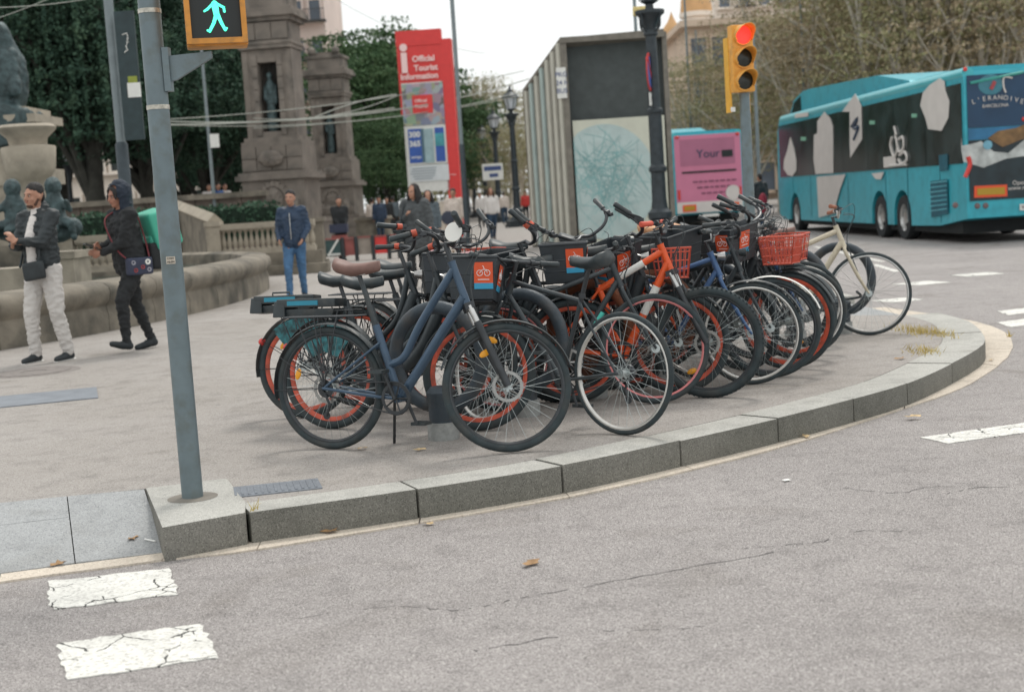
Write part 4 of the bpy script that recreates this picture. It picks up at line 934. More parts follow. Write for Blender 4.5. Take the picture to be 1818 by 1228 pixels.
b = MB(); b.box((W_/2-.1, .25, .9), (W_*.8, .2, 1.0)); b.build('lower_display', mat('lower_disp', S(205, 195, 180), .6, 0, .2, 3), tt)

# poster kiosk with slatted side
kx0, kx1, ky = 1.66, 4.25, 35.2
kk = thing('poster_kiosk', 'tall dark kiosk with sloping roof, striped slats on its side and a scribbled circle poster', 'kiosk', (0, 0, .15))
frm = mat('kiosk_frame', S(120, 115, 106), .6, .1, .2, 6); kdark = mat('kiosk_dark', S(76, 82, 82), .8, 0, .15, 4, .1, 50)
h0, h1 = 5.2, 4.2; bx, by = .78, 37.9
b = MB()
for (xa, ya, xb, yb, ha, hb_) in []: pass
b.add([(kx0, ky, h0-.12), (kx1, ky, h0-.05), (kx1, 38.3, h1), (bx-.05, by, h1-.1), (kx0, ky, h0), (kx1, ky, h0+.07), (kx1, 38.3, h1+.12), (bx-.05, by, h1+.02)], [(0, 1, 2, 3), (4, 5, 6, 7), (0, 1, 5, 4), (1, 2, 6, 5), (2, 3, 7, 6), (3, 0, 4, 7)]); b.build('roof', frm, kk)
for c_, d_ in (((kx0+.07, ky+.02, h0/2-.05), (.16, .16, h0)), ((bx, by, h1/2-.05), (.12, .12, h1)), ((kx1, ky+.05, h0/2), (.12, .12, h0)), (((kx0+kx1)/2, ky-.02, h0-.06), (kx1-kx0, .14, .14))): b = MB(); b.box(c_, d_); b.build('frame_bar', frm, kk)
b = MB(); b.box(((kx0+kx1)/2+.05, ky+.32, h0-1.15), (kx1-kx0-.12, .04, 2.1)); b.build('recessed_screen', kdark, kk)
b = MB(); b.box(((kx0+kx1)/2+.05, ky+.04, 1.6), (kx1-kx0-.3, .06, 3.12)); pst = b.build('poster_board', mat('poster_pale', S(205, 206, 190), .6, 0, .05, 3), kk)
cxp, czp, rp = 2.6, 1.6, 1.28
pt_ = [(cxp+rp*math.cos(a)*1.0, czp+rp*1.12*math.sin(a)) for a in [2*PI*i/48 for i in range(48)]]; pt_ = [(max(kx0+.2, min(kx1-.12, p[0])), max(.08, min(3.1, p[1]))) for p in pt_]
b = MB(); b.prism(pt_, ky-.006, ky+.008, 'XZ'); b.build('circle_print', mat('circle_print', S(182, 200, 198), .6, 0, .1, 2.5), kk)
b = MB()
for i in range(80):
    a0 = random.uniform(0, 2*PI); a1 = a0+random.uniform(1.2, 4); f1, f2 = random.uniform(.3, 1), random.uniform(.3, 1)
    A = Vector((cxp+rp*f1*math.cos(a0), 0, czp+rp*1.1*f1*math.sin(a0))); B = Vector((cxp+rp*f2*math.cos(a1), 0, czp+rp*1.1*f2*math.sin(a1))); mid_ = (A+B)/2+Vector((random.gauss(0, .2), 0, random.gauss(0, .2)))
    P = cr([A, mid_, B], 6); w_ = random.uniform(.003, .009)
    P = [Vector((max(kx0+.2, min(kx1-.15, p.x)), 0, max(.1, min(3.05, p.z)))) for p in P]
    for p, q in zip(P[:-1], P[1:]):
        T = (q-p); 
        if T.length < 1e-4: continue
        T.normalize(); n_ = Vector((-T.z, 0, T.x))*w_; y_ = Vector((0, ky-.010-.00004*i, 0)); b.add([p-n_+y_, p+n_+y_, q+n_+y_, q-n_+y_], [(0, 1, 2, 3)])
b.build('scribble_print', mat('scribble_teal', S(136, 180, 180), .6, 0, .2, 3), kk)
sla = [mat('slat_cream', S(196, 194, 182), .6, 0, .08, 3), mat('slat_grey', S(124, 120, 112), .7, 0, .12, 3), mat('slat_teal', S(172, 188, 184), .6, 0, .1, 3)]
A = Vector((kx0, ky, 0)); B = Vector((bx, by, 0)); N = 13
for i in range(N):
    p = A.lerp(B, (i+.02)/N); q = A.lerp(B, (i+.9)/N); ha = h0-.12+(h1-h0)*(i/N); d_ = (B-A).normalized(); n_ = Vector((-d_.y, d_.x, 0)); n_ = n_ if n_.x < 0 else -n_
    b = MB(); o1 = n_*(.05 if i % 2 == 0 else .0)
    b.add([tuple(p+o1+Vector((0, 0, .05))), tuple(q+o1+Vector((0, 0, .05))), tuple(q+o1+Vector((0, 0, ha))), tuple(p+o1+Vector((0, 0, ha))), tuple(p-n_*.03+Vector((0, 0, .05))), tuple(q-n_*.03+Vector((0, 0, .05))), tuple(q-n_*.03+Vector((0, 0, ha))), tuple(p-n_*.03+Vector((0, 0, ha)))], [(0, 1, 2, 3), (4, 5, 6, 7), (0, 1, 5, 4), (1, 2, 6, 5), (2, 3, 7, 6), (3, 0, 4, 7)])
    b.build('slat', sla[1] if i % 2 else (sla[2] if i in (6, 10) else sla[0]), kk)
b = MB(); b.box((kx0-.02, ky-.09, 4.1), (.24, .03, .75)); o = b.build('notice_plate', whitep, kk)
for i, s in enumerate(('PKG', '24 h', 'BUS')): text('lettering', s, .16, face_mat((kx0-.02, ky-.115, 4.3-i*.2), (1, 0, 0), (0, 0, 1)), mat('sign_blue', S(60, 80, 130)), kk, .002)
b = MB(); b.add([(kx1, ky+.1, 0), (kx1, 38.3, 0), (kx1, 38.3, h1), (kx1, ky+.1, h0), (kx1-.05, ky+.1, 0), (kx1-.05, 38.3, 0), (kx1-.05, 38.3, h1), (kx1-.05, ky+.1, h0)], [(0, 1, 2, 3), (7, 6, 5, 4), (0, 3, 7, 4), (1, 2, 6, 5)]); b.box(((bx+kx1)/2+.0, 38.1, h1/2), (kx1-bx-.1, .06, h1)); b.build('rear_panels', kdark, kk)

# ------------------------------------------------------------------ fountain basin
stone = mat('fountain_stone', S(126, 119, 107), .85, 0, .25, 3, .4, 30, dirt=((.05, .048, .04), 1.8, .8))
stone_l = mat('pale_stone', S(166, 157, 142), .85, 0, .15, 4, .25, 30, dirt=((.12, .11, .09), 3, .4))
stone_d = mat('dark_stone', S(112, 102, 94), .9, 0, .25, 2.5, .4, 14, dirt=((.04, .042, .04), 2.0, .6))
bronze = mat('bronze', S(64, 80, 82), .6, .25, .5, 9, .3, 30)
fb = thing('fountain_basin', 'long curved low stone wall of the fountain basin behind the two men', 'fountain')
BP = [(-12.5, 11.8), (-9.5, 12.4), (-7.5, 13.6), (-6.3, 14.9), (-5.76, 15.7), (-5.2, 17.0), (-4.72, 18.6), (-4.4, 20.2), (-4.22, 22.0), (-4.2, 24.0), (-4.5, 26.3), (-5.3, 28.3), (-6.8, 29.9), (-9, 31), (-12, 31.5)]
P = cr([(*p, 0) for p in BP], 6)
prof = [(0, .1), (.0, .36), (.03, .47), (.0, .51), (-.04, .55), (-.06, .64), (-.04, .71), (.03, .76), (.3, .79), (.46, .75), (.5, .65), (.5, .1)]
def sweep(P, prof, a, b_, inset=.006):
    vs = []; k = len(prof)
    for i in range(a, b_+1):
        T = (P[min(i+1, len(P)-1)]-P[max(i-1, 0)]).normalized(); n_ = Vector((-T.y, T.x, 0)); c = P[i]
        if i == a: c = c+T*inset
        if i == b_: c = c-T*inset
        vs += [tuple(c+n_*o_+Vector((0, 0, z))) for o_, z in prof]
    m = b_-a; fs = [(i*k+j, i*k+(j+1) % k, (i+1)*k+(j+1) % k, (i+1)*k+j) for i in range(m) for j in range(k)]+[tuple(range(k)), tuple(m*k+j for j in range(k))]
    return vs, fs
for i in range(0, len(P)-4, 4):
    b = MB(); b.add(*sweep(P, prof, i, min(i+4, len(P)-1))); b.build('rim_stone', stone, fb, 50)
b = MB(); b.add([(p.x-.3, p.y+.0, .55) for p in P], [tuple(range(len(P)))]); b.build('water', mat('pond_water', (.06, .08, .07), .15, 0, .2, 3, .2, 8), None, kind='structure')
b = MB(); b.add([(p.x+.06, p.y-.15, .153) for p in P[::2]]+[(p.x-.5, p.y+.0, .153) for p in reversed(P[::2])], [tuple(range(2*len(P[::2])))])
# upper tiers of the fountain with urn and seated figure
def FP(px, py, Y): v = D(px, py, Y); return v
ft = thing('fountain_pedestal', 'tall pale stone pedestal at the left edge carrying a seated bronze figure', 'pedestal', (0, 0, 0))
x1 = D(50, 195, 27).x
b = MB(); b.box((x1-1.6, 27.9, 1.2), (3.0, 1.5, 2.4)); b.box((x1-1.5, 27.9, 2.5), (3.1, 1.6, .3)); b.box((x1-1.72, 27.9, 3.05), (3.0, 1.5, .9)); b.box((x1-1.5, 27.9, 3.6), (3.2, 1.7, .16)); b.box((x1-1.6, 27.9, 3.75), (3.0, 1.5, .16)); b.build('tier', stone_l, ft)
b = MB(); b.box((x1-2.1, 28.2, 4.0), (2.2, 2.2, .35)); b.build('step', stone, ft); b = MB(); b.box((x1-.4, 27.2, .6), (1.6, 1.2, 1.2)); b.build('step', stone, ft)
b = MB(); c = FP(0, 140, 27.6); b.ell((c.x, 27.6, c.z), (.55, .5, .9)); b.ell((c.x+.12, 27.5, c.z+.75), (.24, .24, .32)); b.cap((c.x+.3, 27.4, c.z+.4), (c.x+.42, 27.2, c.z-.3), .16, .12); b.cap((c.x, 27.4, c.z-.6), (c.x+.5, 27.2, c.z-.8), .28, .2); b.cap((c.x+.48, 27.2, c.z-.8), (c.x+.5, 27.2, c.z-1.3), .2, .14); b.box((c.x, 27.6, c.z-1.0), (1.2, 1.1, .7))
o = blob(b, 'seated_statue', bronze, None, .05, 2, .03, 3); tag(o, 'bluish bronze seated statue on the stone pedestal at the top left edge', 'statue')
for i in (0,):
    c = FP(57, 330, 24.5); u = thing('stone_urn', 'big round pale stone urn with a wide rim beside the pedestal', 'urn', (c.x, 24.5, 0)); b = MB(); z0 = c.z
    k_ = 24.5/2480; zz = lambda y: 1.48+(404-y)*k_
    b.lathe([(.0001, zz(420)), (.4, zz(420)), (.38, zz(385)), (.24, zz(378)), (.2, zz(345)), (.24, zz(325)), (.3, zz(318)), (.4, zz(305)), (.42, zz(300)), (.43, zz(295)), (.46, zz(262)), (.45, zz(260)), (.31, zz(257)), (.34, zz(245)), (.48, zz(232)), (.5, zz(227)), (.44, zz(222)), (.3, zz(221)), (.0001, zz(226))], n=32); b.build('bowl', stone_l, u, 40)
# bronze children
def cherub(cx, Y, cz, s, flip, label):
    b = MB(); f_ = lambda x, y, z: (cx+x*s*flip, Y+y*s, cz+z*s)
    b.ell(f_(0, 0, .62), (.15*s, .16*s, .17*s)); b.cap(f_(0, 0, .45), f_(.02, 0, .05), .13*s, .17*s); b.cap(f_(.1, -.02, .38), f_(.3, -.15, .2), .065*s, .05*s); b.cap(f_(.3, -.15, .2), f_(.28, -.25, .35), .05*s, .045*s); b.cap(f_(-.12, 0, .38), f_(-.22, -.05, .12), .065*s, .05*s)
    b.cap(f_(.06, 0, 0), f_(.3, -.2, -.02), .11*s, .08*s); b.cap(f_(.3, -.2, -.02), f_(.33, -.15, -.28), .08*s, .055*s); b.cap(f_(-.06, 0, 0), f_(.05, -.25, -.1), .1*s, .08*s); b.ell(f_(.22, .1, -.1), (.2*s, .2*s, .18*s)); b.ell(f_(-.05, .05, -.2), (.3*s, .25*s, .16*s)); b.ell(f_(.02, -.12, .66), (.05*s, .06*s, .06*s))
    o = blob(b, 'child_statue', bronze, None, .022, 2, .01, 10); tag(o, label, 'statue')
c = FP(100, 395, 19.5); cherub(c.x, 19.5, c.z, .8, 1, 'greenish bronze child figure behind the man in white trousers, on the right')
c = FP(28, 398, 19.5); cherub(c.x, 19.5, c.z, .8, -1, 'greenish bronze child figure at the far left edge')
c = FP(62, 440, 20); pd_ = thing('statue_plinth', 'pale stone plinth under the bronze child figures', 'plinth', (c.x, 20.2, .15)); b = MB(); b.box((.38, 0, .45), (.42, .8, .9)); b.box((.38, 0, .94), (.5, .9, .1)); b.box((-.45, 0, .4), (1.1, .8, .8)); b.box((-.1, .1, 0.1), (2.2, 1.2, .3)); b.build('block', stone_l, pd_)

# ------------------------------------------------------------------ balustrades and terrace walls
def baluster_mesh(h):
    b = MB(); b.lathe([(.055, 0), (.055, .03), (.03, .05), (.05, h*.22), (.062, h*.38), (.045, h*.55), (.028, h*.75), (.03, h*.86), (.05, h*.93), (.055, h)], n=10); return b.mesh(stone_l, 50, 'baluster')
bm_ = baluster_mesh(.44)
def balustrade(label, x0, x1, Y, zb, zt_, n, piers, base=True, rz=0):
    t = thing('balustrade', label, 'balustrade', (x0, Y, 0), rz); L = x1-x0
    b = MB(); b.box((L/2, 0, zt_-.06), (L, .3, .12)); b.box((L/2, 0, zt_-.135), (L, .22, .04)); b.build('handrail', stone_l, t)
    b = MB(); b.box((L/2, 0, zb+.05), (L, .3, .14)); b.build('bottom_rail', stone_l, t)
    h = zt_-.15-(zb+.12)
    for i in range(n):
        o = obj('baluster', bm_, t); o.location = (L*(i+.5)/n, 0, zb+.12); o.scale = (1, 1, h/.44)
    b = MB(); b.box((L/2, 0, (zb+.15)/2), (L+.3, .36, zb-.12)); b.box((L/2, -.35, .26), (L+.6, .5, .2)); b.build('plinth', stone, t)
    for p in piers:
        b = MB(); b.box((p, 0, (zb+zt_)/2), (.3, .34, zt_-zb+.06)); b.box((p, 0, zt_+.02), (.36, .4, .1)); b.build('pier', stone_l, t)
    return t
xa, xb = D(392, 420, 31).x, D(560, 420, 31).x
balustrade('pale stone balustrade with turned balusters behind the man in blue jeans', xa, xb, 31, .62, 1.32, 17, [-.14], True)
b = MB(); p0, p1 = D(372, 395, 31), D(306, 368, 37)
ck = thing('cheek_wall', 'sloping stone side wall between signal pole and balustrade pier', 'wall'); n0 = (.25, 0)
b.add([(p0.x, 31, .15), (p0.x, 31, p0.z), (p1.x, 37, p1.z), (p1.x, 37, .15), (p0.x+.25, 31, .15), (p0.x+.25, 31, p0.z), (p1.x+.25, 37, p1.z), (p1.x+.25, 37, .15)], [(0, 1, 2, 3), (7, 6, 5, 4), (1, 2, 6, 5), (0, 1, 5, 4)]); b.build('face', stone, ck)
b = MB(); b.tube([(p0.x+.12, 31, p0.z+.02), (p1.x+.12, 37, p1.z+.02)], .17, 4); b.build('coping', stone_l, ck)
xa, xb = D(136, 430, 25.5).x, D(300, 430, 25.5).x
balustrade('stone balustrade in the shade left of the signal pole', xa, xb, 25.5, .62, 1.3, 13, [-.18])
tw = thing('terrace_wall', 'weathered dark stone terrace wall running behind the hedges', 'wall'); xa, xb = D(100, 360, 42).x, D(470, 360, 42).x
for i in range(9):
    l = (xb-xa)/9; b = MB(); b.box((xa+l*(i+.5), 42.2, 1.05), (l-.02, .4, 2.0)); b.build('block', stone_d, tw)
b = MB(); b.box(((xa+xb)/2, 42.1, 2.12), (xb-xa+.2, .6, .16)); b.build('coping', stone, tw)
for x0_, x1_, l_ in ((322, 500, 'low clipped green hedge behind the pale balustrade'), (128, 200, 'dark green hedge behind the hooded man'), (200, 300, 'dark green hedge behind the signal pole')):
    Y = 38 if x0_ > 300 else 36; a, b_ = D(x0_, 385, Y).x, D(x1_, 385, Y).x; n = int((b_-a)*1500); q = MB()
    v = []; f = []
    for i in range(n):
        c = Vector((random.uniform(a, b_), Y+random.uniform(-.5, .5), random.uniform(.9, 1.75+.1*math.sin(i)))); s_ = random.uniform(.03, .06); u_ = Vector((random.gauss(0, 1), random.gauss(0, 1), random.gauss(0, 1))).normalized()*s_; w_ = Vector((random.gauss(0, 1), random.gauss(0, 1), random.gauss(0, 1))).cross(u_).normalized()*s_
        v += [c-u_, c+w_, c+u_, c-w_]; f.append((4*i, 4*i+1, 4*i+2, 4*i+3))
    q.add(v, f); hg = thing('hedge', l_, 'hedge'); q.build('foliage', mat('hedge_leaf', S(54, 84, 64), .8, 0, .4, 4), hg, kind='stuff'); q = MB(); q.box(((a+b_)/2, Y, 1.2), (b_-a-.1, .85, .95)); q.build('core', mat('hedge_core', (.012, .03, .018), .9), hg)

# ------------------------------------------------------------------ stone monuments
monm = mat('monument_stone', S(128, 120, 112), .9, 0, .22, 1.5, .4, 12, dirt=((.06, .06, .055), 1.4, .65))
def monument(label, px, Y, rz, s=1):
    x = D(px, 400, Y).x; t = thing('monument', label, 'monument', (x, Y, .15), rz); t.scale = (s*.84, s*.84, s)
    def B(name, items, m=monm, w_=.03):
        b = MB()
        for c, d in items: b.box(c, d)
        return b.build(name, m, t)
    B('pedestal', [((0, 0, .5), (2.9, 2.9, 1.0)), ((0, 0, 1.05), (3.0, 3.0, .12)), ((0, 0, 1.75), (2.35, 2.35, 1.3))])
    B('ledge', [((0, 0, 2.48), (2.8, 2.62, .16)), ((0, 0, 2.6), (2.6, 2.45, .1))])
    B('upper_pedestal', [((0, 0, 3.05), (2.3, 2.05, .85)), ((0, 0, 3.53), (2.3, 2.0, .14)), ((0, 0, 3.66), (2.1, 1.8, .14))])
    # shaft with a niche
    b = MB(); w_, nw = .72, .36
    b.box((0, .25, 5.05), (1.9, .94, 2.8)); b.box((-.655, -.47, 5.05), (.59, .5, 2.8)); b.box((.655, -.47, 5.05), (.59, .5, 2.8)); b.box((0, -.47, 6.25), (.72, .5, .4)); b.box((0, -.47, 3.78), (.72, .5, .25)); b.build('shaft', monm, t)
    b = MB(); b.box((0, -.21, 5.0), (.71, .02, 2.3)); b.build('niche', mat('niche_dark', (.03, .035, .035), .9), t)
    for sx_ in (-1, 1): b = MB(); b.box((sx_*.82, -.735, 5.05), (.2, .05, 2.7)); b.build('pilaster', monm, t)
    b = MB(); b.cap((0, -.5, 4.05), (0, -.5, 4.9), .22, .16); b.cap((0, -.5, 4.9), (0, -.5, 5.3), .17, .2); b.ell((0, -.52, 5.62), (.11, .12, .15)); b.cap((.2, -.5, 5.3), (.22, -.62, 4.8), .07, .06); b.cap((-.2, -.5, 5.3), (-.18, -.65, 4.9), .07, .06)
    stt = blob(b, 'niche_statue', bronze, t, .04, 1, .02, 6)
    B('entablature', [((0, 0, 6.53), (2.0, 1.8, .14)), ((0, 0, 6.64), (2.1, 1.9, .1)), ((0, 0, 6.98), (1.9, 1.7, .6)), ((0, 0, 7.36), (2.2, 2.0, .14)), ((0, 0, 7.5), (2.5, 2.3, .16)), ((0, 0, 7.64), (2.35, 2.1, .12))])
    B('attic', [((0, 0, 7.95), (1.85, 1.6, .5)), ((0, 0, 8.25), (2.05, 1.75, .12)), ((0, 0, 8.38), (1.3, 1.3, .16))])
    for sx_ in (-1, 1):
        b = MB(); b.lathe([(.0001, 8.2), (.16, 8.2), (.1, 8.28), (.22, 8.45), (.2, 8.6), (.08, 8.7), (.0001, 8.8)], (sx_*.66, -.66, 0), n=10); b.build('finial_urn', monm, t, True)
    for i in range(9):       # arch stones round the relief
        a = PI*(i+.5)/9; b = MB(); b.box((.52*math.cos(a), -1.2, 1.75+.52*math.sin(a)), (.17, .12, .17), rot=Matrix.Rotation(-a, 3, 'Y')); b.build('arch_stone', monm, t)
    b = MB(); b.ell((0, -1.15, 1.8), (.4, .14, .4)); b.ell((-.75, -1.2, 1.45), (.28, .2, .4)); b.ell((.75, -1.2, 1.45), (.28, .2, .4)); b.ell((-.3, -1.3, 1.3), (.35, .18, .25)); b.ell((.35, -1.3, 1.3), (.3, .18, .25)); b.ell((0, -1.22, 3.05), (.5, .14, .25)); blob(b, 'carved_relief', monm, t, .05, 1, .05, 5)
    _bk = {}
    def courses(w_, d_, z0, z1, rows, cols, name='stone_block'):
        h = (z1-z0)/rows; l = w_/cols; key = (round(l, 3), round(h, 3))
        if key not in _bk: q = MB(); q.box((0, 0, 0), (l-.03, .09, h-.03)); _bk[key] = q.mesh(monm, False, name)
        for r_ in range(rows):
            for c_ in range(cols):
                o = obj(name, _bk[key], t); o.location = (-w_/2+l*(c_+.5), -d_/2-.02-random.uniform(0, .02), z0+h*(r_+.5))
    courses(2.9, 2.9, .03, .98, 2, 4); courses(2.35, 2.35, 1.15, 1.5, 1, 4); courses(2.3, 2.05, 2.68, 3.45, 2, 4); courses(1.86, 1.7, 6.72, 7.26, 1, 3)
    for sx_ in (-1, 1):
        for i in range(7): q = MB(); q.box((sx_*.48, -.74, 3.95+i*.36), (.2, .06, .33)); q.build('stone_block', monm, t)
    return t
monument('nearer tall weathered stone monument with a dark statue niche', 506, 45, R(-7), 1.0)
monument('farther matching stone monument with a bronze statue in its niche', 603, 65, R(-7), 1.0)
# low barrier behind the man in blue jeans
bar = thing('barrier', 'low row of dark posts with red and pale boards in front of the monuments', 'barrier', (0, 0, .15))
bard = mat('barrier_dark', S(50, 55, 58), .6, 0, .1)
xs = [D(px, 430, 36).x for px in (574, 608, 632, 662, 690, 708)]
for i, x in enumerate(xs): b = MB(); b.tube([(x, 36, 0), (x, 36, .62)], .05, 8); b.build('post', bard, bar, True)
cols = [mat('board_green', S(60, 85, 85), .6), mat('board_red', S(150, 85, 80), .6, 0, .2, 4), mat('board_grey', S(150, 140, 130), .6, 0, .2, 4), mat('totem_red', (1, 1, 1)), mat('board_grey', (1, 1, 1))]
for i in range(5): b = MB(); b.box(((xs[i]+xs[i+1])/2, 36.05, .36), (xs[i+1]-xs[i]-.08, .03, .42)); b.build('board', cols[i], bar); b = MB(); b.box(((xs[i]+xs[i+1])/2, 36.0, .6), (xs[i+1]-xs[i], .03, .035)); b.build('rail', mat('board_red', (1, 1, 1)), bar)
b = MB(); b.box(((xs[0]+xs[1])/2, 36.0, .38), (.05, .02, .5), rot=Matrix.Rotation(R(35), 3, 'Y')); b.box(((xs[0]+xs[1])/2, 36.01, .2), (.34, .02, .05)); b.build('white_stripe', whitep, bar)
pr_ = thing('stone_pier', 'tall plain stone pier ending the balustrade in front of the near monument', 'pier', (D(563, 430, 33).x, 33, .15)); b = MB(); b.box((0, 0, .55), (.34, .34, 1.1)); b.box((0, 0, 1.14), (.44, .44, .1)); b.box((0, 0, .1), (.46, .46, .2)); b.build('block', stone, pr_)
sp_ = thing('planter_wall', 'rounded stone base wall at the foot of the farther monument', 'wall', (D(660, 420, 52).x, 53, .15)); b = MB(); b.lathe([(.0001, 1.0), (.7, 1.0), (.75, .9), (.65, .8), (.7, .3), (.9, .1), (.95, 0)], n=20); b.build('drum', stone, sp_, 40)
# ------------------------------------------------------------------ buses
bt_ = mat('bus_teal', S(56, 168, 184), .35, .1, .08, 1.5, dirt=((.03, .24, .3), 4, .5))
btl = mat('bus_teal_light', S(70, 180, 190), .3, .1, .05, 1.5)
bglass = mat('bus_glass', (.022, .036, .038), .16, 0, .6, 1.6)  # mottled tone imitates broad reflections, painted into the glass colour
bnavy = mat('bus_navy', S(28, 60, 88), .35, .1, .3, 1.2)
bwhite = mat('bus_print_white', S(205, 200, 195), .5, 0, .05, 3)
bdark = mat('bus_underside', (.012, .014, .015), .8)
btd = mat('bus_teal_dark', S(20, 88, 105), .5, .1, .2, 5)
tyrem = mat('bus_tyre', (.015, .018, .02), .8, 0, .2, 3)
BO = Vector((9.12, 27.6, 0)); BR = R(1.8)
bu = Vector((-math.sin(BR), math.cos(BR), 0)); bw = Vector((math.cos(BR), math.sin(BR), 0))
def side(px, py):       # photograph pixel on the bus's left flank -> (along, up)
    d = ray(px, py); o = Vector((0, 0, CZ)); t = (BO-o).dot(bw)/d.dot(bw); p = o+d*t-BO; return (p.dot(bu), p.z)
def rearp(px, py):
    d = ray(px, py); o = Vector((0, 0, CZ)); t = (BO-o).dot(bu)/d.dot(bu); p = o+d*t-BO; return (p.dot(bw), p.z)
def zs(x, y): return side(1150+x/2.669, y/2.669)
def zr_(x, y): return rearp(1680+x/3.84, 100+y/3.84)
BL = 16.2; H_ = 3.45
WH = [zs(700, 1000)[0], zs(1100, 1040)[0], zs(1208, 1045)[0]]
def bus(label, loc, rz, style):
    t = thing('city_bus', label, 'bus', loc, rz)
    wr = .5
    ol = [(0.0, .52), (1.6, .36)]
    for s in sorted(WH):
        ol += [(s+.62*math.cos(a), .5+.62*math.sin(a)) if 0 < i < 11 else (s+.62*math.cos(a), .33) for i, a in enumerate([PI-PI*i/11 for i in range(12)])]
    ol += [(BL-.5, .33), (BL, .5), (BL+.05, 1.4), (BL-.15, 3.0), (BL-.5, H_-.06), (0.05, H_-.06), (0, H_-.2)]
    b = MB(); b.prism(ol, .004, 2.55, 'YZ'); b.build('body', bt_, t)
    b = MB(); b.tube([(.1, .02, H_-.1), (.1, BL-.6, H_-.1), (.14, BL-.3, H_-.35), (.16, BL-.1, H_-.8)], .12, 12); b.tube([(2.45, .02, H_-.1), (2.45, BL-.5, H_-.1)], .12, 12); b.build('roof_edge', btl, t, True)
    b = MB(); b.box((1.27, BL/2-.2, H_-.02), (2.3, BL-.7, .1)); b.prism([(BL-.6, H_), (BL-1.2, H_+.42), (BL-2.3, H_+.62), (BL-3.2, H_+.62), (6.5, H_+.42), (4.2, H_+.1), (4.0, H_)], .3, 2.25, 'YZ'); b.build('roof_fairing', bt_, t)
    b = MB(); b.prism([(BL-.85, H_+.03), (BL-1.25, H_+.36), (BL-2.1, H_+.5), (BL-2.1, H_+.03)], .286, .296, 'YZ'); b.build('roof_side_window', bglass, t)
    b = MB(); b.box((1.275, BL/2, .34), (2.3, BL-1.2, .28)); b.build('underside', bdark, t)
    edges = [.12, 2.3, 4.4, 6.5, 8.7, 10.8, 12.9, 14.6, BL-.35]; zb, zt2 = zs(1100, 805)[1], H_-.28
    for a, c in zip(edges[:-1], edges[1:]):
        b = MB(); b.prism([(a+.012, zb), (c-.012, zb), (c-.012, zt2), (a+.012, zt2)], -.012, .002, 'YZ'); b.build('window', bglass, t)
    b = MB(); b.prism([(BL+.06, 1.2), (BL+.08, 1.2), (BL-.12, 3.1), (BL-.14, 3.1)], .1, 2.45, 'YZ'); b.build('windscreen', bglass, t)
    for s in WH:
        for x in (.16, 2.39):
            b = MB(); b.lathe([(.3, -.13), (.47, -.14), (.5, -.1), (.5, .1), (.47, .14), (.3, .13)], axis='X', n=28, closed_prof=True); w_ = b.build('wheel', tyrem, t, True); w_.location = (x, s, wr)
            b = MB(); b.lathe([(.3, -.12), (.27, -.1), (.25, -.02), (.13, -.03), (.12, -.1), (.0001, -.11)], axis='X', n=24)
            for i in range(8): a = i*PI/4; b.cyl((-.035, .19*math.cos(a), .19*math.sin(a)), .02, .03, 'X', 6)
            b.build('hub', steel, w_, True)
    def decal(name, pts, m, off=.03):
        q = MB(); q.prism(pts, -off, -off+.01, 'YZ'); return q.build(name, m, t)
    decal('white_print', [zs(*p) for p in [(680, 650), (697, 705), (708, 760), (708, 808), (690, 835), (668, 830), (648, 800), (650, 760), (665, 715)]], bwhite)
    decal('white_print', [zs(*p) for p in [(842, 530), (868, 560), (882, 600), (884, 820), (800, 825), (790, 760), (792, 640), (808, 632), (808, 575)]], bwhite)
    decal('white_print', [zs(*p) for p in [(805, 838), (942, 826), (915, 900), (895, 975), (892, 1010), (815, 1030)]], bwhite)
    decal('white_print', [zs(*p) for p in [(988, 445), (1017, 500), (1020, 660), (965, 748), (962, 680), (962, 530), (925, 530)]], bwhite)
    decal('white_print', [zs(*p) for p in [(1388, 372), (1412, 385), (1416, 430), (1435, 480), (1430, 560), (1398, 620), (1335, 612), (1322, 560), (1297, 500), (1310, 440), (1340, 405)]], bwhite)
    decal('white_print', [zs(*p) for p in [(1065, 822), (1125, 815), (1110, 850), (1085, 848)]], bwhite)
    decal('white_print', [zs(*p) for p in [(1122, 745), (1180, 738), (1182, 790), (1124, 795)]], bwhite)
    decal('destination_sign', [zs(*p) for p in [(702, 540), (765, 532), (765, 552), (702, 560)]], bwhite)
    for x, y in ((1068, 580), (1268, 547), (742, 657)): decal('green_sticker', [zs(x-12, y-8), zs(x+12, y-8), zs(x+12, y+10), zs(x-12, y+10)], mat('sticker_green', S(120, 175, 150), .5, 0, 0))
    for s in (1.5, 3.6, 5.2, 8.4, 10.4, 12.2, 14.3): q = MB(); q.box((-.001, s, 1.0), (.006, .018, 1.15)); q.build('panel_seam', btd, t)
    q = MB()
    for pts in ([(1165, 650), (1158, 690), (1175, 740), (1190, 700), (1180, 640)], [(1195, 660), (1215, 650), (1218, 700), (1200, 720), (1190, 690)], [(1200, 735), (1225, 720), (1235, 755), (1212, 775), (1195, 755)], [(1175, 600), (1182, 630), (1185, 640)]):
        P = [Vector((-.03, *zs(*p))) for p in pts]; q.tube(cr(P, 4), .035, 5)
    P = [Vector((-.03, *zs(*p))) for p in [(1150, 785), (1232, 780)]]; q.tube(P, .03, 4); q.build('white_emblem', bwhite, t)
    q = MB(); q.tube(cr([Vector((-.045, *zs(*p))) for p in [(975, 600), (1003, 560), (985, 610), (1008, 600), (985, 660)]], 4), .04, 5); q.build('dark_emblem', bnavy, t)
    decal('side_grille', [zs(*p) for p in [(1345, 860), (1425, 850), (1430, 1010), (1350, 1030)]], btd); decal('side_grille', [zs(*p) for p in [(1385, 735), (1427, 730), (1428, 805), (1388, 812)]], btd)
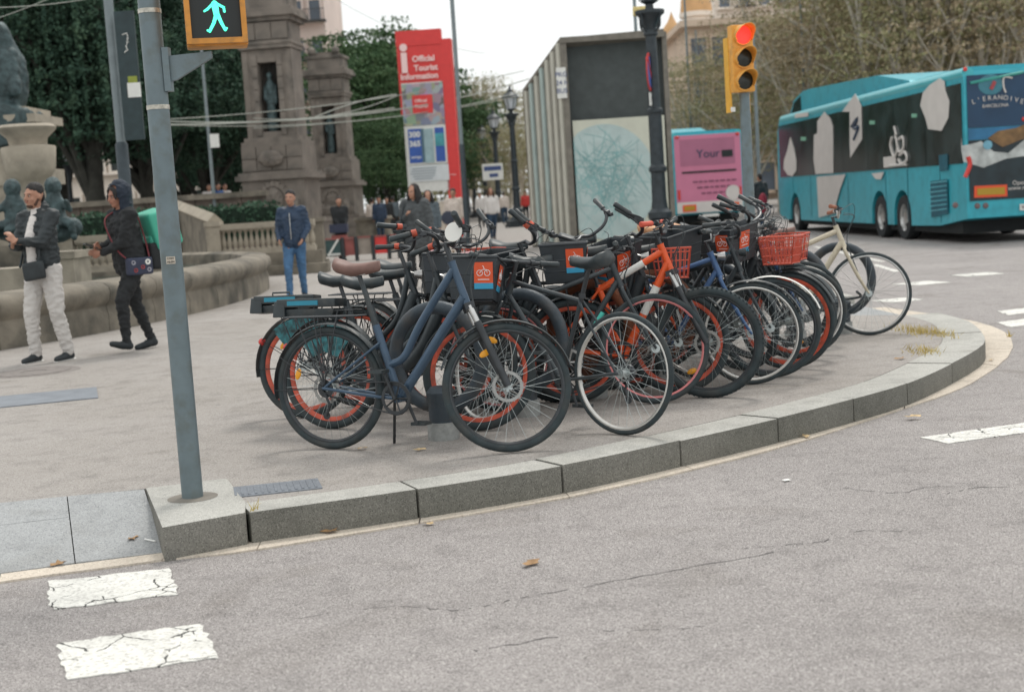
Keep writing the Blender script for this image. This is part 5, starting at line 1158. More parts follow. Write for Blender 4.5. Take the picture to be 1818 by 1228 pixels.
    for i in range(7):
        a, c = side(1150+1347/2.669, (868+i*22)/2.669), side(1150+1425/2.669, (858+i*22)/2.669); q = MB(); q.tube([(-.034, *a), (-.034, *c)], .012, 4); q.build('grille_bar', bt_, t)
    # rear face, local y = 0 looking backwards
    def rp(name, pts, m, off=.02):
        q = MB(); q.prism([(p[0], p[1]) for p in pts], -off, -off+.012, 'XZ'); return q.build(name, m, t)
    def rect(x0, z0, x1, z1): return [(x0, z0), (x1, z0), (x1, z1), (x0, z1)]
    if style == 'picture':
        rp('engine_cover', rect(.06, 2.28, 2.5, 3.3), bnavy); rp('blue_strip', rect(.06, 2.05, 2.5, 2.27), mat('bus_blue', S(45, 110, 150), .4, .1, .2, 3))
        rp('rear_window', rect(.06, .86, 2.5, 2.04), mat('bus_picture_dark', S(28, 44, 50), .4, 0, .5, 2.5))
        rp('mountain_print', [zr_(*p) for p in [(100, 560), (105, 610), (165, 600), (235, 580), (320, 650), (420, 660), (530, 570), (640, 520), (760, 600), (760, 680), (530, 680), (400, 700), (250, 760), (115, 720), (100, 640)]], mat('print_cloud', S(175, 180, 178), .5, 0, .35, 5), .026)
        rp('mountain_print', [zr_(*p) for p in [(280, 560), (350, 510), (470, 490), (640, 420), (760, 440), (760, 520), (530, 560), (380, 620)]], mat('print_ochre', S(120, 92, 58), .5, 0, .4, 6), .030)
        q = MB(); c = zr_(278, 605); q.lathe([(.0001, -.04), (.09, -.04), (.09, -.03), (.0001, -.03)], (c[0], 0, c[1]), 'Y', 18); q.build('blue_disc', mat('disc_blue', S(110, 165, 185), .5), t)
        q = MB(); c = zr_(300, 195); q.ell((c[0], -.025, c[1]), (.25, .012, .2)); q.build('print_glow', mat('glow_teal', S(60, 120, 135), .5), t)
        q = MB(); c = zr_(312, 200); q.box((c[0], -.045, c[1]), (.07, .02, .17), rot=Matrix.Rotation(.5, 3, 'Y')); q.build('red_figure', mat('fig_red', S(160, 70, 75)), t)
        q = MB(); P = [Vector((zr_(*p)[0], -.035, zr_(*p)[1])) for p in [(445, 150), (390, 145), (385, 200), (400, 250)]]; q.tube(cr(P, 4), .018, 5); q.build('print_flourish', bwhite, t)
        q = MB(); P = [Vector((zr_(*p)[0], -.03, zr_(*p)[1])) for p in [(160, 185), (330, 150), (520, 110)]]; q.tube(P, .03, 5); q.build('green_streak', mat('streak', S(60, 150, 140)), t)
        for i, ch in enumerate("L'ERANOIVE"):
            a = (i-4.5)/4.5; c = zr_(345+a*165, 305-28*(1-a*a)+ (6 if a > 0 else 8)); text('lettering', ch, .13, face_mat((c[0], -.04, c[1]), (1, 0, -.25*a), (.25*a, 0, 1)), bwhite, t, .002)
        c = zr_(330, 338); text('lettering', 'BARCELONA', .09, face_mat((c[0], -.04, c[1]), (1, 0, 0), (0, 0, 1)), bwhite, t, .002)
        c = zr_(445, 865); text('lettering', 'Open to', .12, face_mat((c[0], -.04, c[1]), (1, 0, 0), (0, 0, 1)), bwhite, t, .002, 'LEFT')
        c = zr_(415, 902); text('lettering', 'www.mo', .12, face_mat((c[0], -.04, c[1]), (1, 0, 0), (0, 0, 1)), bwhite, t, .002, 'LEFT')
        rp('reflector_plate', [zr_(187, 965), zr_(412, 955), zr_(410, 875), zr_(187, 885)], mat('plate_orange', S(225, 85, 45), .5, 0, 0), .034); rp('reflector_plate', [zr_(207, 948), zr_(395, 940), zr_(393, 892), zr_(207, 902)], mat('plate_yellow', S(175, 140, 40), .5, 0, 0), .04)
        for x, y in ((125, 90), (525, 430)):
            c = zr_(x, y); q = MB(); q.ell((c[0], -.03, c[1]), (.045, .03, .045)); q.build('marker_light', redl, t, True)
        q = MB(); q.tube(cr([Vector((zr_(*p)[0], -.03, zr_(*p)[1])) for p in [(145, 685), (158, 740), (125, 825)]], 5), .045, 8); q.build('tail_light', redl, t, True)
        for x, y in ((212, 1020), (268, 1018), (62, 1015)): c = zr_(x, y); q = MB(); q.lathe([(.0001, -.03), (.05, -.025), (.06, -.0)], (c[0], 0, c[1]), 'Y', 14); q.build('round_lamp', mat('lamp_grey', S(110, 90, 90), .3), t, True)
        rp('number_plate', [zr_(498, 1050), zr_(620, 1046), zr_(620, 1002), zr_(498, 1008)], whitep, .03)
        c = zr_(508, 1030); text('lettering', '9243', .1, face_mat((c[0], -.045, c[1]), (1, 0, 0), (0, 0, 1)), blackf, t, .002, 'LEFT')
    else:
        pk = mat('bus_pink', S(200, 122, 150), .45, 0, .05, 2); pk2 = mat('bus_pink_dark', S(168, 104, 130), .45, 0, .05, 2)
        rp('advert_panel', rect(.08, .8, 2.5, 3.35), pk); rp('advert_panel', rect(.28, 2.25, 2.28, 3.2), pk2, .03); rp('advert_foot', rect(.08, .55, 2.5, .95), bwhite, .034)
        rp('heavy_line', rect(.32, 1.98, 2.3, 2.05), blackf, .04); rp('dark_label', rect(1.8, 2.5, 2.2, 2.75), blackf, .045)
        text('lettering', 'Your', .42, face_mat((1.3, -.05, 2.65), (1, 0, 0), (0, 0, 1)), bnavy, t, .002)
        for i, (wd, z) in enumerate(((1.5, 1.66), (1.2, 1.45), (.9, 1.24))):
            x = 1.45-wd/2; 
            while x < 1.45+wd/2: l = random.uniform(.08, .22); q = MB(); q.box((x+l/2, -.04, z), (l, .005, .055)); q.build('print_word', mat('print_maroon', S(120, 70, 95)), t); x += l+.05
        q = MB(); q.lathe([(.0001, -.055), (.27, -.055), (.27, -.045)], (2.15, 0, 1.2), 'Y', 24); q.build('white_disc', bwhite, t)
        for x in (.28, 1.85): rp('reflector_plate', rect(x, .6, x+.5, .85), mat('plate_orange', (1, 1, 1)), .05); rp('reflector_plate', rect(x+.06, .65, x+.44, .8), mat('plate_yellow', (1, 1, 1)), .06)
        for x, z in ((.2, 3.3), (2.4, 3.3)): q = MB(); q.ell((x, -.04, z), (.07, .03, .06)); q.build('marker_light', redl, t, True)
        for x in (.18, 2.42): q = MB(); q.tube([(x, -.04, 1.05), (x, -.04, 1.4)], .045, 8); q.build('tail_light', redl, t, True)
        rp('number_plate', rect(1.0, .38, 1.6, .48), whitep, .03)
    return t
bus('long teal three-axle bus with torn white window prints and mountain picture on its back', BO, BR, 'picture')
c = D(1199, 385, 51); bus('distant teal bus whose back is covered by a pink advert', (c.x, 51, 0), R(2.2), 'pink')
# ------------------------------------------------------------------ people
SK = mat('skin_m', S(172, 128, 106), .55, 0, .08, 12); SK2 = mat('skin_m2', S(165, 118, 98), .55, 0, .08, 12)
hairm = mat('hair_black', (.018, .016, .016), .7, 0, .3, 40, .3, 90); hairb = mat('hair_brown', (.07, .04, .025), .7, 0, .3, 40)
eyew = mat('eye_white', (.6, .58, .55), .3, 0, 0); eyed = mat('eye_dark', (.015, .012, .01), .3, 0, 0); lipm = mat('lips', S(160, 95, 88), .5, 0, 0)
def person(label, x, y, face, pose, wear, H=1.75, det=1, z=.15, group=None):
    """body frame: +Y is where the person faces, +X the person's right; units of a 1.75 m figure"""
    root = thing('person', label, 'person', (x, y, z), 0, group); root.rotation_euler = (0, 0, face); s = H/1.75; root.scale = (s, s, s)
    vx = {2: .0105, 1: .016, 0: .028}[det]; V = Vector
    lean = V(pose.get('lean', (0, 0, 0))); hip = V((0, 0, .93-pose.get('drop', 0)))
    chest = hip+V((0, .0, .42))+lean*.8; neck = hip+V((0, -.0, .55))+lean; head = neck+V((0, .025, .155))+V(pose.get('headoff', (0, 0, 0)))
    sh = {q: neck+V((q*.175, -.005, -.045)) for q in (-1, 1)}; hp = {q: hip+V((q*.092, 0, 0)) for q in (-1, 1)}
    ft = {1: V(pose['rf']), -1: V(pose['lf'])}; hd = {1: V(pose['rh'])+lean, -1: V(pose['lh'])+lean}
    def ik(a, b, l1, l2, hint):
        d = b-a; L = min(d.length, l1+l2-.004); d = d.normalized(); b2 = a+d*L
        k = (l1*l1-l2*l2+L*L)/(2*L); h = math.sqrt(max(0, l1*l1-k*k)); hv = V(hint); hv = (hv-d*hv.dot(d)).normalized(); return a+d*k+hv*h, b2
    kn, an, el, wr_ = {}, {}, {}, {}
    for q in (-1, 1):
        kn[q], an[q] = ik(hp[q], ft[q]+V((0, -.03, .085)), .43, .425, (q*.1, 1, .0)); el[q], wr_[q] = ik(sh[q], hd[q], .29, .255, V(pose.get('eh', (0, -1, -.3)))+V((q*.5, 0, 0)))
    yaw = pose.get('yaw', 0); pit = pose.get('pitch', 0); Hm = Matrix.Translation(head) @ Matrix.Rotation(yaw, 4, 'Z') @ Matrix.Rotation(pit, 4, 'X')
    hh = lambda *p: Hm @ V(p); rot3 = Hm.to_3x3()
    skin = wear.get('skin', SK)
    b = MB()
    # skull, face, neck and the body as one skin
    b.ell(hh(0, -.015, .035), (.077, .096, .1), 16, 12, rot3); b.ell(hh(0, .022, -.035), (.06, .07, .082), 14, 10, rot3); b.ell(hh(0, .062, -.085), (.032, .03, .026), 10, 8, rot3)
    b.cap(hh(0, .088, .018), hh(0, .108, -.022), .0105, .0165, 8); b.ell(hh(0, .092, -.052), (.026, .012, .009), 8, 6, rot3); b.ell(hh(0, .072, .03), (.06, .022, .016), 10, 6, rot3)
    for q in (-1, 1): b.ell(hh(q*.077, -.008, -.008), (.012, .02, .03), 8, 6, rot3); b.ell(hh(q*.038, .062, -.03), (.024, .022, .02), 8, 6, rot3)
    b.cap(neck+V((0, -.01, -.06)), head+V((0, -.015, -.06)), .058, .052, 12)
    b.cap(hip+V((0, 0, .03)), chest, .09, .09, 14, 1.0); b.cap(chest+V((0, -.01, -.02)), neck+V((0, -.01, -.07)), .09, .05, 12)
    for q in (-1, 1):
        b.cap(neck+V((q*.03, -.01, -.07)), sh[q], .042, .042); b.cap(sh[q], el[q], .042, .034); b.cap(el[q], wr_[q], .037, .024); b.cap(hp[q], kn[q], .082, .052); b.cap(kn[q], an[q], .052, .034)
        # hand: palm, four fingers, thumb
        fw = (wr_[q]-el[q]).normalized(); fdir = V(pose.get('fdir%+d' % q, fw)).normalized(); pn = V(pose.get('palm%+d' % q, (-q, 0, 0))); pn = (pn-fdir*pn.dot(fdir)).normalized(); sdv = fdir.cross(pn).normalized()
        p0 = wr_[q]; p1 = p0+fdir*.085
        b.cap(p0+fdir*.01, p1-fdir*.01, .027, .031, 10, .6, ref=sdv)
        curl = pose.get('curl', .7)
        if det >= 1:
            for i in range(4):
                a = p1+sdv*(.026-.0175*i); f1 = (fdir+pn*curl*.5).normalized(); f2 = (fdir*.6+pn*curl*1.3).normalized(); l = (.034, .038, .036, .028)[i]
                b.cap(a-fdir*.02, a+f1*l, .0098, .009, 8); b.cap(a+f1*l, a+f1*l+f2*l*.8, .009, .0078, 8)
            b.cap(p0+fdir*.025+sdv*.024, p0+fdir*.055+sdv*.05+pn*.012, .013, .011, 8); b.cap(p0+fdir*.055+sdv*.05+pn*.012, p0+fdir*.085+sdv*.05+pn*.022, .011, .009, 8)
    body = blob(b, 'body', skin, root, vx, 1)
    if det >= 1:
        for q in (-1, 1):
            e = MB(); e.ell(hh(q*.031, .083, .006), (.0105, .005, .0055), 10, 6, rot3); eo = e.build('eye', eyew, body, True); e = MB(); e.ell(hh(q*.031-.002*0, .0885, .006), (.0062, .004, .0066), 8, 6, rot3); e.build('iris', eyed, eo, True) if False else obj('iris', e.mesh(eyed, True), body)
            e = MB(); e.cap(hh(q*.016, .0915, .024), hh(q*.046, .082, .026), .0028, .002, 6); e.build('eyebrow', hairm, body, True)
        e = MB(); e.ell(hh(0, .1, -.052), (.022, .006, .0055), 10, 6, rot3); e.build('mouth', lipm, body, True)
    hk = wear.get('hair'); hm = wear.get('hairm', hairm)
    if hk:
        b = MB()
        if hk in ('short', 'cap', 'bun'):
            b.ell(hh(0, -.02, .062), (.079, .094, .084), 16, 12, rot3); b.ell(hh(0, -.065, -.005), (.068, .045, .06), 12, 8, rot3)
            for q in (-1, 1): b.ell(hh(q*.07, -.018, .036), (.012, .022, .032), 8, 6, rot3)
            if hk == 'bun': b.ell(hh(0, -.12, .09), (.045, .045, .045), 10, 8, rot3)
        else:
            b.ell(hh(0, -.036, .056), (.09, .094, .094), 16, 12, rot3)
            n = 16 if det else 9
            for i in range(n):
                a = R(-55)+R(290)*i/(n-1); a = PI/2+R(62)+ (2*PI-R(124))*i/(n-1); l = wear.get('hl', .3)*random.uniform(.85, 1.1); P0 = hh(.07*math.cos(a), .075*math.sin(a)-.02, .05); P1 = hh(.105*math.cos(a), .1*math.sin(a)-.03, -.08); P2 = P1+V((.03*math.cos(a)*rot3[0][0], -.01, -l+.1)); b.cap(P0, P1, .032, .036, 8); b.cap(P1, P2, .036, .022, 8)
        if hk == 'short': pass
        ho = blob(b, 'hair', hm, root, max(vx, .012), 1, .012 if hk == 'long' else .004, 18)
        if hk == 'short' or hk == 'bun':   # keep the face clear: hair stops above the brow
            pass
    if wear.get('beard'):
        b = MB(); b.ell(hh(0, .03, -.07), (.058, .064, .05), 12, 8, rot3); blob(b, 'beard', mat('stubble', S(92, 68, 58), .8), body, .01, 1) if False else None
        e = MB(); e.ell(hh(0, .058, -.092), (.034, .034, .024), 12, 8, rot3); e.cap(hh(.045, .03, -.075), hh(.066, -.0, -.02), .017, .012, 8); e.cap(hh(-.045, .03, -.075), hh(-.066, -.0, -.02), .017, .012, 8); e.cap(hh(-.02, .096, -.04), hh(.02, .096, -.04), .005, .005, 6); e.build('beard', mat('stubble', S(84, 62, 52), .9), body, True)
    # trousers
    tm = wear['trousers']; tw_ = wear.get('tw', 1.0); b = MB(); b.cap(hip+V((-.035, -.01, .06)), hip+V((.035, -.01, .06)), .125, .125, 14); b.cap(hip+V((-.05, -.02, -.03)), hip+V((.05, -.02, -.03)), .115, .115, 14)
    for q in (-1, 1):
        b.cap(hp[q]+V((0, -.01, -.02)), kn[q], .1*tw_, .069*tw_, 14); b.cap(kn[q], an[q]+(kn[q]-an[q]).normalized()*.005, .068*tw_, wear.get('cuff', .05), 14)
    blob(b, 'trousers', tm, root, vx, 1, .012 if det else .008, 11)
    # jacket or shirt
    jm = wear['jacket']; jl = wear.get('jl', .0); b = MB(); fat = wear.get('fat', 1.0)
    b.cap(hip+V((-.05, 0, .04-jl)), chest+V((-.05, 0, -.05)), .122*fat+jl*.12, .118*fat, 14); b.cap(hip+V((.05, 0, .04-jl)), chest+V((.05, 0, -.05)), .122*fat+jl*.12, .118*fat, 14)
    b.cap(chest+V((-.06, 0, -.05)), neck+V((-.05, -.005, -.09)), .118*fat, .085, 14); b.cap(chest+V((.06, 0, -.05)), neck+V((.05, -.005, -.09)), .118*fat, .085, 14)
    for q in (-1, 1):
        b.cap(neck+V((q*.05, -.01, -.06)), sh[q]+V((0, 0, .0)), .072, .07*fat); b.cap(sh[q], el[q], .07*fat, .054*fat); b.cap(el[q], wr_[q]-(wr_[q]-el[q]).normalized()*.015, .054*fat, .038, 12)
    if wear.get('collar', True): b.cap(neck+V((0, -.012, -.07)), neck+V((0, -.01, .012)), .088, .07, 14); b.cap(neck+V((0, .03, -.12)), neck+V((0, .01, -.05)), .08, .07, 14)
    if wear.get('hood'): b.cap(neck+V((0, -.07, -.05)), neck+V((0, -.06, .03)), .09, .085)
    jk = blob(b, 'jacket' if not wear.get('top') else wear['top'], jm, root, vx, 1, .014 if det else .008, 10)
    if wear.get('shirt'):       # open front shows the shirt
        b = MB(); c0 = neck+V((0, .055, -.07)); c1 = hip+V((0, .125, .0)); b.cap(c0, c0.lerp(c1, .35)+V((0, .045, 0)), .05, .058, 12); b.cap(c0.lerp(c1, .35)+V((0, .045, 0)), c1, .058, .056, 12); b.cap(neck+V((0, -.0, -.05)), neck+V((0, .0, .015)), .07, .062, 12); blob(b, 'shirt', wear['shirt'], root, vx, 1, .006, 12)
    if wear.get('hoodup'):
        b = MB(); b.ell(hh(0, -.035, .03), (.118, .125, .14), 16, 12, rot3); b.cap(neck+V((0, -.03, -.05)), head+V((0, -.03, 0)), .1, .105, 14)
        ho = MB()
        o = blob(b, 'hood', wear['hoodup'], root, vx, 1, .01, 12); me = o.data; bm = bmesh.new(); bm.from_mesh(me); inv = Hm.inverted()
        dl = [v for v in bm.verts if (lambda p: p.y > .035 and abs(p.x) < .075 and -.13 < p.z < .115)(inv @ v.co)]; bmesh.ops.delete(bm, geom=dl, context='VERTS'); bm.to_mesh(me); bm.free()
        b = MB()
        for i in range(12): a = PI*i/11; b.cap(hh(.078*math.cos(a), .05, .045+.06*math.sin(a)), hh(.084*math.cos(a), .075, .02+.06*math.sin(a)-(.05 if abs(math.cos(a)) > .6 else 0)), .016, .01, 6)
        blob(b, 'hair', hairm, root, .012, 1, .006, 20)
    sm = wear.get('shoes', blackf); sl_ = wear.get('sole')
    for q in (-1, 1):
        f = ft[q]; a = an[q]; pa = pose.get('toe%+d' % q, 0); fy = V((0, math.cos(pa), math.sin(pa))); b = MB(); h0 = a+V((0, -.03, -.045)); b.cap(h0, a+fy*.05+V((0, 0, -.045)), .043, .045, 10); b.cap(a+fy*.04+V((0, 0, -.05)), a+fy*.17+V((0, 0, -.062)), .042, .032, 10); b.cap(a+V((0, -.01, 0)), a+V((0, -.01, -.03)), .045, .045, 10)
        so1 = blob(b, 'shoe', sm, root, max(.011, vx*.9), 1)
        if sl_:
            b = MB(); b.cap(a+V((0, -.055, -.082)), a+fy*.185+V((0, 0, -.088)), .037, .031, 10, .25, ref=(1, 0, 0)); b.build('sole', sl_, so1, True)
    return dict(root=root, head=head, neck=neck, hip=hip, sh=sh, hand=wr_, chest=chest, an=an, kn=kn, hp=hp, Hm=Hm, body=body)

def bag(parent_info, name, c, d, m, rz=0, label=None, cat='bag', strap=None, world=None, w_=.02):
    pass
jbl = mat('jacket_black', (.022, .03, .034), .6, 0, .25, 8); wht = mat('white_cotton', S(215, 210, 206), .8, 0, .06, 6); blk = mat('cloth_black', (.018, .02, .022), .85, 0, .3, 8)
pants_w = mat('trousers_white', S(196, 192, 188), .85, 0, .06, 6); denim = mat('denim', S(70, 105, 140), .85, 0, .3, 7); jnav = mat('jacket_navy', S(38, 58, 82), .6, 0, .25, 8); greyc = mat('coat_grey', S(76, 80, 82), .85, 0, .2, 20)
greyd = mat('coat_grey_blue', S(88, 98, 104), .85, 0, .2, 12); creamc = mat('cream_cloth', S(208, 196, 186), .85, 0, .08, 8); shoe_b = mat('shoe_black', (.02, .026, .03), .6, 0, .2, 20); denimd = mat('denim_dark', S(42, 62, 82), .85, 0, .2, 7)
def W2(px, py): v = G(px, py); return v.x, v.y
def child(parent, mb, name, m, smooth=True): return mb.build(name, m, parent, smooth)
def carried(info, name, label, cat, build):      # a thing of its own, placed in the carrier's frame
    t = thing(name, label, cat); r_ = info['root']; t.location = r_.location; t.rotation_euler = r_.rotation_euler; t.scale = r_.scale; build(t); return t

# man in white trousers
x, y = W2(92, 640)
p = person('man in white trousers and open black jacket with cropped dark hair, hands raised in front', x, y, R(180-24), dict(rf=(.13, .1, 0), lf=(-.15, -.05, 0), rh=(.05, .33, 1.16), lh=(-.03, .36, 1.20), yaw=R(-8), eh=(0, -.6, -.8), **{'fdir+1': (-.6, .5, .5), 'fdir-1': (.4, .3, .8)}),
           dict(trousers=pants_w, tw=1.12, cuff=.06, jacket=jbl, fat=1.12, shirt=wht, hair='short', beard=True, shoes=shoe_b, sole=whitep, hood=True), 1.77, 2)
def f(t):
    b = MB(); b.box((-.06, .19, .91), (.24, .08, .18), rot=Matrix.Rotation(.12, 3, 'Y')); bevelled(b, [jbl], 'pouch', t, .03, 3); b = MB(); b.tube(cr([(.14, .16, .95), (.18, .0, 1.2), (.1, -.1, 1.42), (-.05, .06, 1.43), (-.11, .15, 1.1), (-.1, .18, .95)], 5), .012, 6); b.build('strap', jbl, t, True)
carried(p, 'waist_bag', 'small black bag hanging at the waist of the man in white trousers', 'bag', f)
b = MB(); b.tube([p['hp'][1]+Vector((.085, 0, .0)), p['kn'][1]+Vector((.075, 0, 0))], .018, 6, sx=.3); b.build('trouser_stripe', mat('stripe_navy', S(70, 75, 95)), p['root'], True)
# hooded man
x, y = W2(246, 622)
p = person('man in a black hooded sweatshirt with the hood up, looking at his phone', x, y, R(180-50), dict(rf=(.1, -.18, .0), lf=(-.1, .2, .03), rh=(.05, .25, 1.12), lh=(-.03, .27, 1.06), lean=(0, .05, -.01), yaw=R(4), pitch=R(-10), eh=(0, -.7, -.7), **{'toe-1': .35, 'toe+1': -.1, 'fdir+1': (-.5, .8, .1), 'fdir-1': (.5, .8, .1)}),
           dict(trousers=blk, tw=1.08, cuff=.045, jacket=blk, fat=1.2, hoodup=mat('hood_navy', S(34, 44, 58), .8), shoes=shoe_b, skin=SK2, jl=.06), 1.74, 2)
def f(t): b = MB(); b.box((.0, .42, 1.13), (.07, .14, .012), rot=Matrix.Rotation(.4, 3, 'X')); b.build('phone_body', blackf, t)
carried(p, 'phone', 'dark phone held in both hands by the hooded man', 'phone', f)
def f(t):
    b = MB(); b.box((-.2, .0, .89), (.08, .28, .18)); bevelled(b, [mat('bag_navy', S(52, 58, 78), .7, 0, .2, 20)], 'pouch', t, .025, 3)
    for (yy, zz, m_, r_) in [(-.08, .93, whitep, .03), (-.02, .88, mat('patch_red', S(150, 60, 60)), .022), (.08, .93, mat('patch_grey', S(150, 150, 160)), .024), (.06, .85, mat('patch_red', S(150, 60, 60)), .022), (-.09, .85, mat('patch_grey', S(150, 150, 160)), .024)]:
        b = MB(); b.lathe([(.012, 0), (r_, 0), (r_, .004), (.012, .004)], axis='X', n=14, closed_prof=True); o = b.build('patch', m_, t); o.location = (-.245, yy, zz)
    b = MB(); b.tube(cr([(-.2, .14, .98), (-.1, .2, 1.1), (.05, .22, 1.35), (.1, .12, 1.45), (.02, -.08, 1.5), (-.12, -.12, 1.2), (-.2, -.12, .98)], 5), .008, 6); b.build('strap', mat('strap_red', S(120, 52, 58), .7), t, True)
carried(p, 'shoulder_bag', 'dark blue shoulder bag with round patches and a red strap, on the hooded man', 'bag', f)
def f(t): b = MB(); b.box((0, -.33, 1.26), (.46, .3, .4), rot=Matrix.Rotation(-.25, 3, 'X')); b.box((0, -.25, 1.1), (.3, .14, .2)); bevelled(b, [mat('delivery_green', S(70, 170, 145), .55, 0, .1, 6)], 'box', t, .04, 3); b = MB(); b.box((0, -.28, .98), (.4, .26, .28)); bevelled(b, [blk], 'lower_half', t, .04, 3)
carried(p, 'backpack', 'turquoise-green backpack on the back of the hooded man', 'backpack', f)
# man in blue jeans
x, y = W2(530, 532)
p = person('man in navy zipped jacket and blue jeans walking towards the camera, hands in pockets', x, y, R(180-6), dict(rf=(.08, .22, .0), lf=(-.06, -.18, 0), rh=(.19, .17, .98), lh=(-.19, .17, .98), pitch=R(4), yaw=R(-4), eh=(0, -1, .1)),
           dict(trousers=denim, jacket=jnav, fat=1.08, hair='short', shoes=shoe_b, jl=.03, skin=SK), 1.66, 1)
b = MB(); b.tube([(0, .155, 1.4), (0, .16, 1.2), (0, .155, .98)], .008, 5); b.build('zip', steel, p['root'])
# woman in dark coat
v = D(745, 490, 22.5)
p = person('woman with long curly black hair in a dark grey coat and black trousers', v.x, 22.5, R(180-22), dict(rf=(.06, .16, 0), lf=(-.06, -.12, 0), rh=(.06, .22, 1.26), lh=(-.32, .05, .9), yaw=R(-14), eh=(.3, -1, -.4)),
           dict(trousers=blk, tw=1.1, cuff=.08, jacket=greyc, fat=1.42, jl=.2, hair='long', hl=.3, shoes=shoe_b), 1.64, 1)
def f(t): b = MB(); b.box((.2, .16, .98), (.1, .3, .36)); bevelled(b, [jbl], 'pouch', t, .04, 3); b = MB(); b.tube([(.2, .18, 1.14), (.15, .1, 1.44), (.17, -.05, 1.44)], .012, 6); b.build('strap', jbl, t)
carried(p, 'handbag', 'black shoulder bag of the woman in the dark grey coat', 'bag', f)
def far_p(label, px, py_foot, Y, face, wear, H=1.68, det=0, walk=.18, arms=None, zb=.15, **kw):
    v = D(px, py_foot, Y); ps = dict(rf=(.07, walk, 0), lf=(-.07, -walk, 0), rh=(.25, .06, .84), lh=(-.25, .08, .84)); ps.update(arms or {}); return person(label, v.x, Y, face, ps, wear, H, det, z=zb, **kw)
far_p('woman in a long grey-blue coat half hidden behind the dark coated woman', 766, 440, 29.5, R(178), dict(trousers=denimd, jacket=greyd, jl=.25, fat=1.05, hair='long', hl=.2), 1.6, 1)
p = far_p('woman dressed all in cream walking with two bags beside the red totem', 811, 443, 37, R(170), dict(trousers=creamc, jacket=creamc, fat=1.25, jl=.1, hair='bun', shoes=mat('shoe_tan', S(170, 150, 130))), 1.68, 1, arms=dict(lh=(-.3, .08, .8)))
def f(t): b = MB(); b.lathe([(.0001, -.05), (.17, -.04), (.19, 0), (.17, .04), (.0001, .05)], (.14, .2, .98), 'Y', 18); b.build('pouch', mat('bag_blue', S(55, 62, 78), .6), t, True)
carried(p, 'round_bag', 'round dark blue bag on the hip of the woman dressed in cream', 'bag', f)
def f(t): b = MB(); b.box((-.34, .1, .55), (.12, .34, .36)); bevelled(b, [mat('bag_tan', S(190, 165, 125), .7)], 'pouch', t, .03, 2); b = MB(); b.tube([(-.34, .0, .72), (-.33, .08, .84), (-.34, .2, .72)], .012, 5); b.build('handle', mat('bag_tan', (1, 1, 1)), t)
carried(p, 'tote_bag', 'tan shopping bag held low by the woman dressed in cream', 'bag', f)
p = far_p('young woman with long hair, white top and dark jeans far down the avenue', 876, 423, 47, R(188), dict(trousers=denimd, jacket=wht, top='shirt', fat=1.15, hair='long', hl=.42, hairm=hairb), 1.72, 0)
far_p('person in black leaning on a dark stroller in front of the monuments', 606, 425, 37, R(200), dict(trousers=blk, jacket=blk, fat=1.2, hair='short'), 1.66, 0, walk=.05, arms=dict(rh=(.1, .25, 1.0), lh=(-.1, .25, 1.0)))
st2 = thing('stroller', 'dark box-shaped trolley with a red side in front of the person in black', 'trolley', (D(603, 430, 36.5).x, 36.6, .15)); b = MB(); b.box((0, 0, .85), (.46, .4, .22)); b.build('case', mat('bag_navy', (1, 1, 1)), st2); b = MB(); b.box((0, .0, .4), (.38, .36, .55)); b.build('side', mat('board_red', (1, 1, 1)), st2)
v = D(1350, 380, 44); far_p('dark clothed rider standing with a red bag beside the long teal bus', 1352, 385, 44, R(20), dict(trousers=denimd, jacket=jbl, fat=1.2, hair='short'), 1.75, 0, zb=0)
hb_ = thing('red_backpack', 'red backpack of the rider beside the bus', 'backpack', (D(1353, 345, 43.7).x, 43.6, .75)); b = MB(); b.ell((0, 0, .1), (.14, .1, .32)); b.build('sack', mat('bag_red', S(150, 40, 60)), hb_, True)
crowd = [(664, 'in pale clothes beside the far monument', creamc, denimd, 54), (676, 'in a navy jacket beside the far monument', jnav, denimd, 52), (690, 'in dark clothes between monument and totem', blk, blk, 56), (701, 'in a grey coat left of the totem', greyd, blk, 58), 
         (856, 'in white far behind the thin mast', wht, blk, 70), (898, 'in pale clothes left of the nearest avenue lamp', creamc, denimd, 74), (936, 'in red by the left edge of the kiosk', mat('red_cloth', S(185, 50, 45)), blk, 80)]
for px, l_, jm_, tm_, Y in crowd: far_p('distant pedestrian '+l_, px, 410, Y, R(random.choice((170, 190, 20, 0))), dict(trousers=tm_, jacket=jm_, hair='short', fat=1.15), random.uniform(1.62, 1.8), 0)
for px, l_, jm_, Y in [(372, 'in a white top above the terrace wall', wht, 47), (388, 'in a blue jacket above the terrace wall', mat('blue_cloth', S(50, 90, 150)), 46.5), (400, 'in pale trousers and white top above the wall', wht, 47.5), (326, 'in an orange top low behind the terrace wall', mat('orange_cloth', S(190, 130, 70)), 46)]:
    far_p('visitor '+l_, px, 350, Y, R(random.uniform(120, 240)), dict(trousers=pants_w, jacket=jm_, hair='short', fat=1.1), 1.65, 0, zb=.95 if px != 326 else .55)
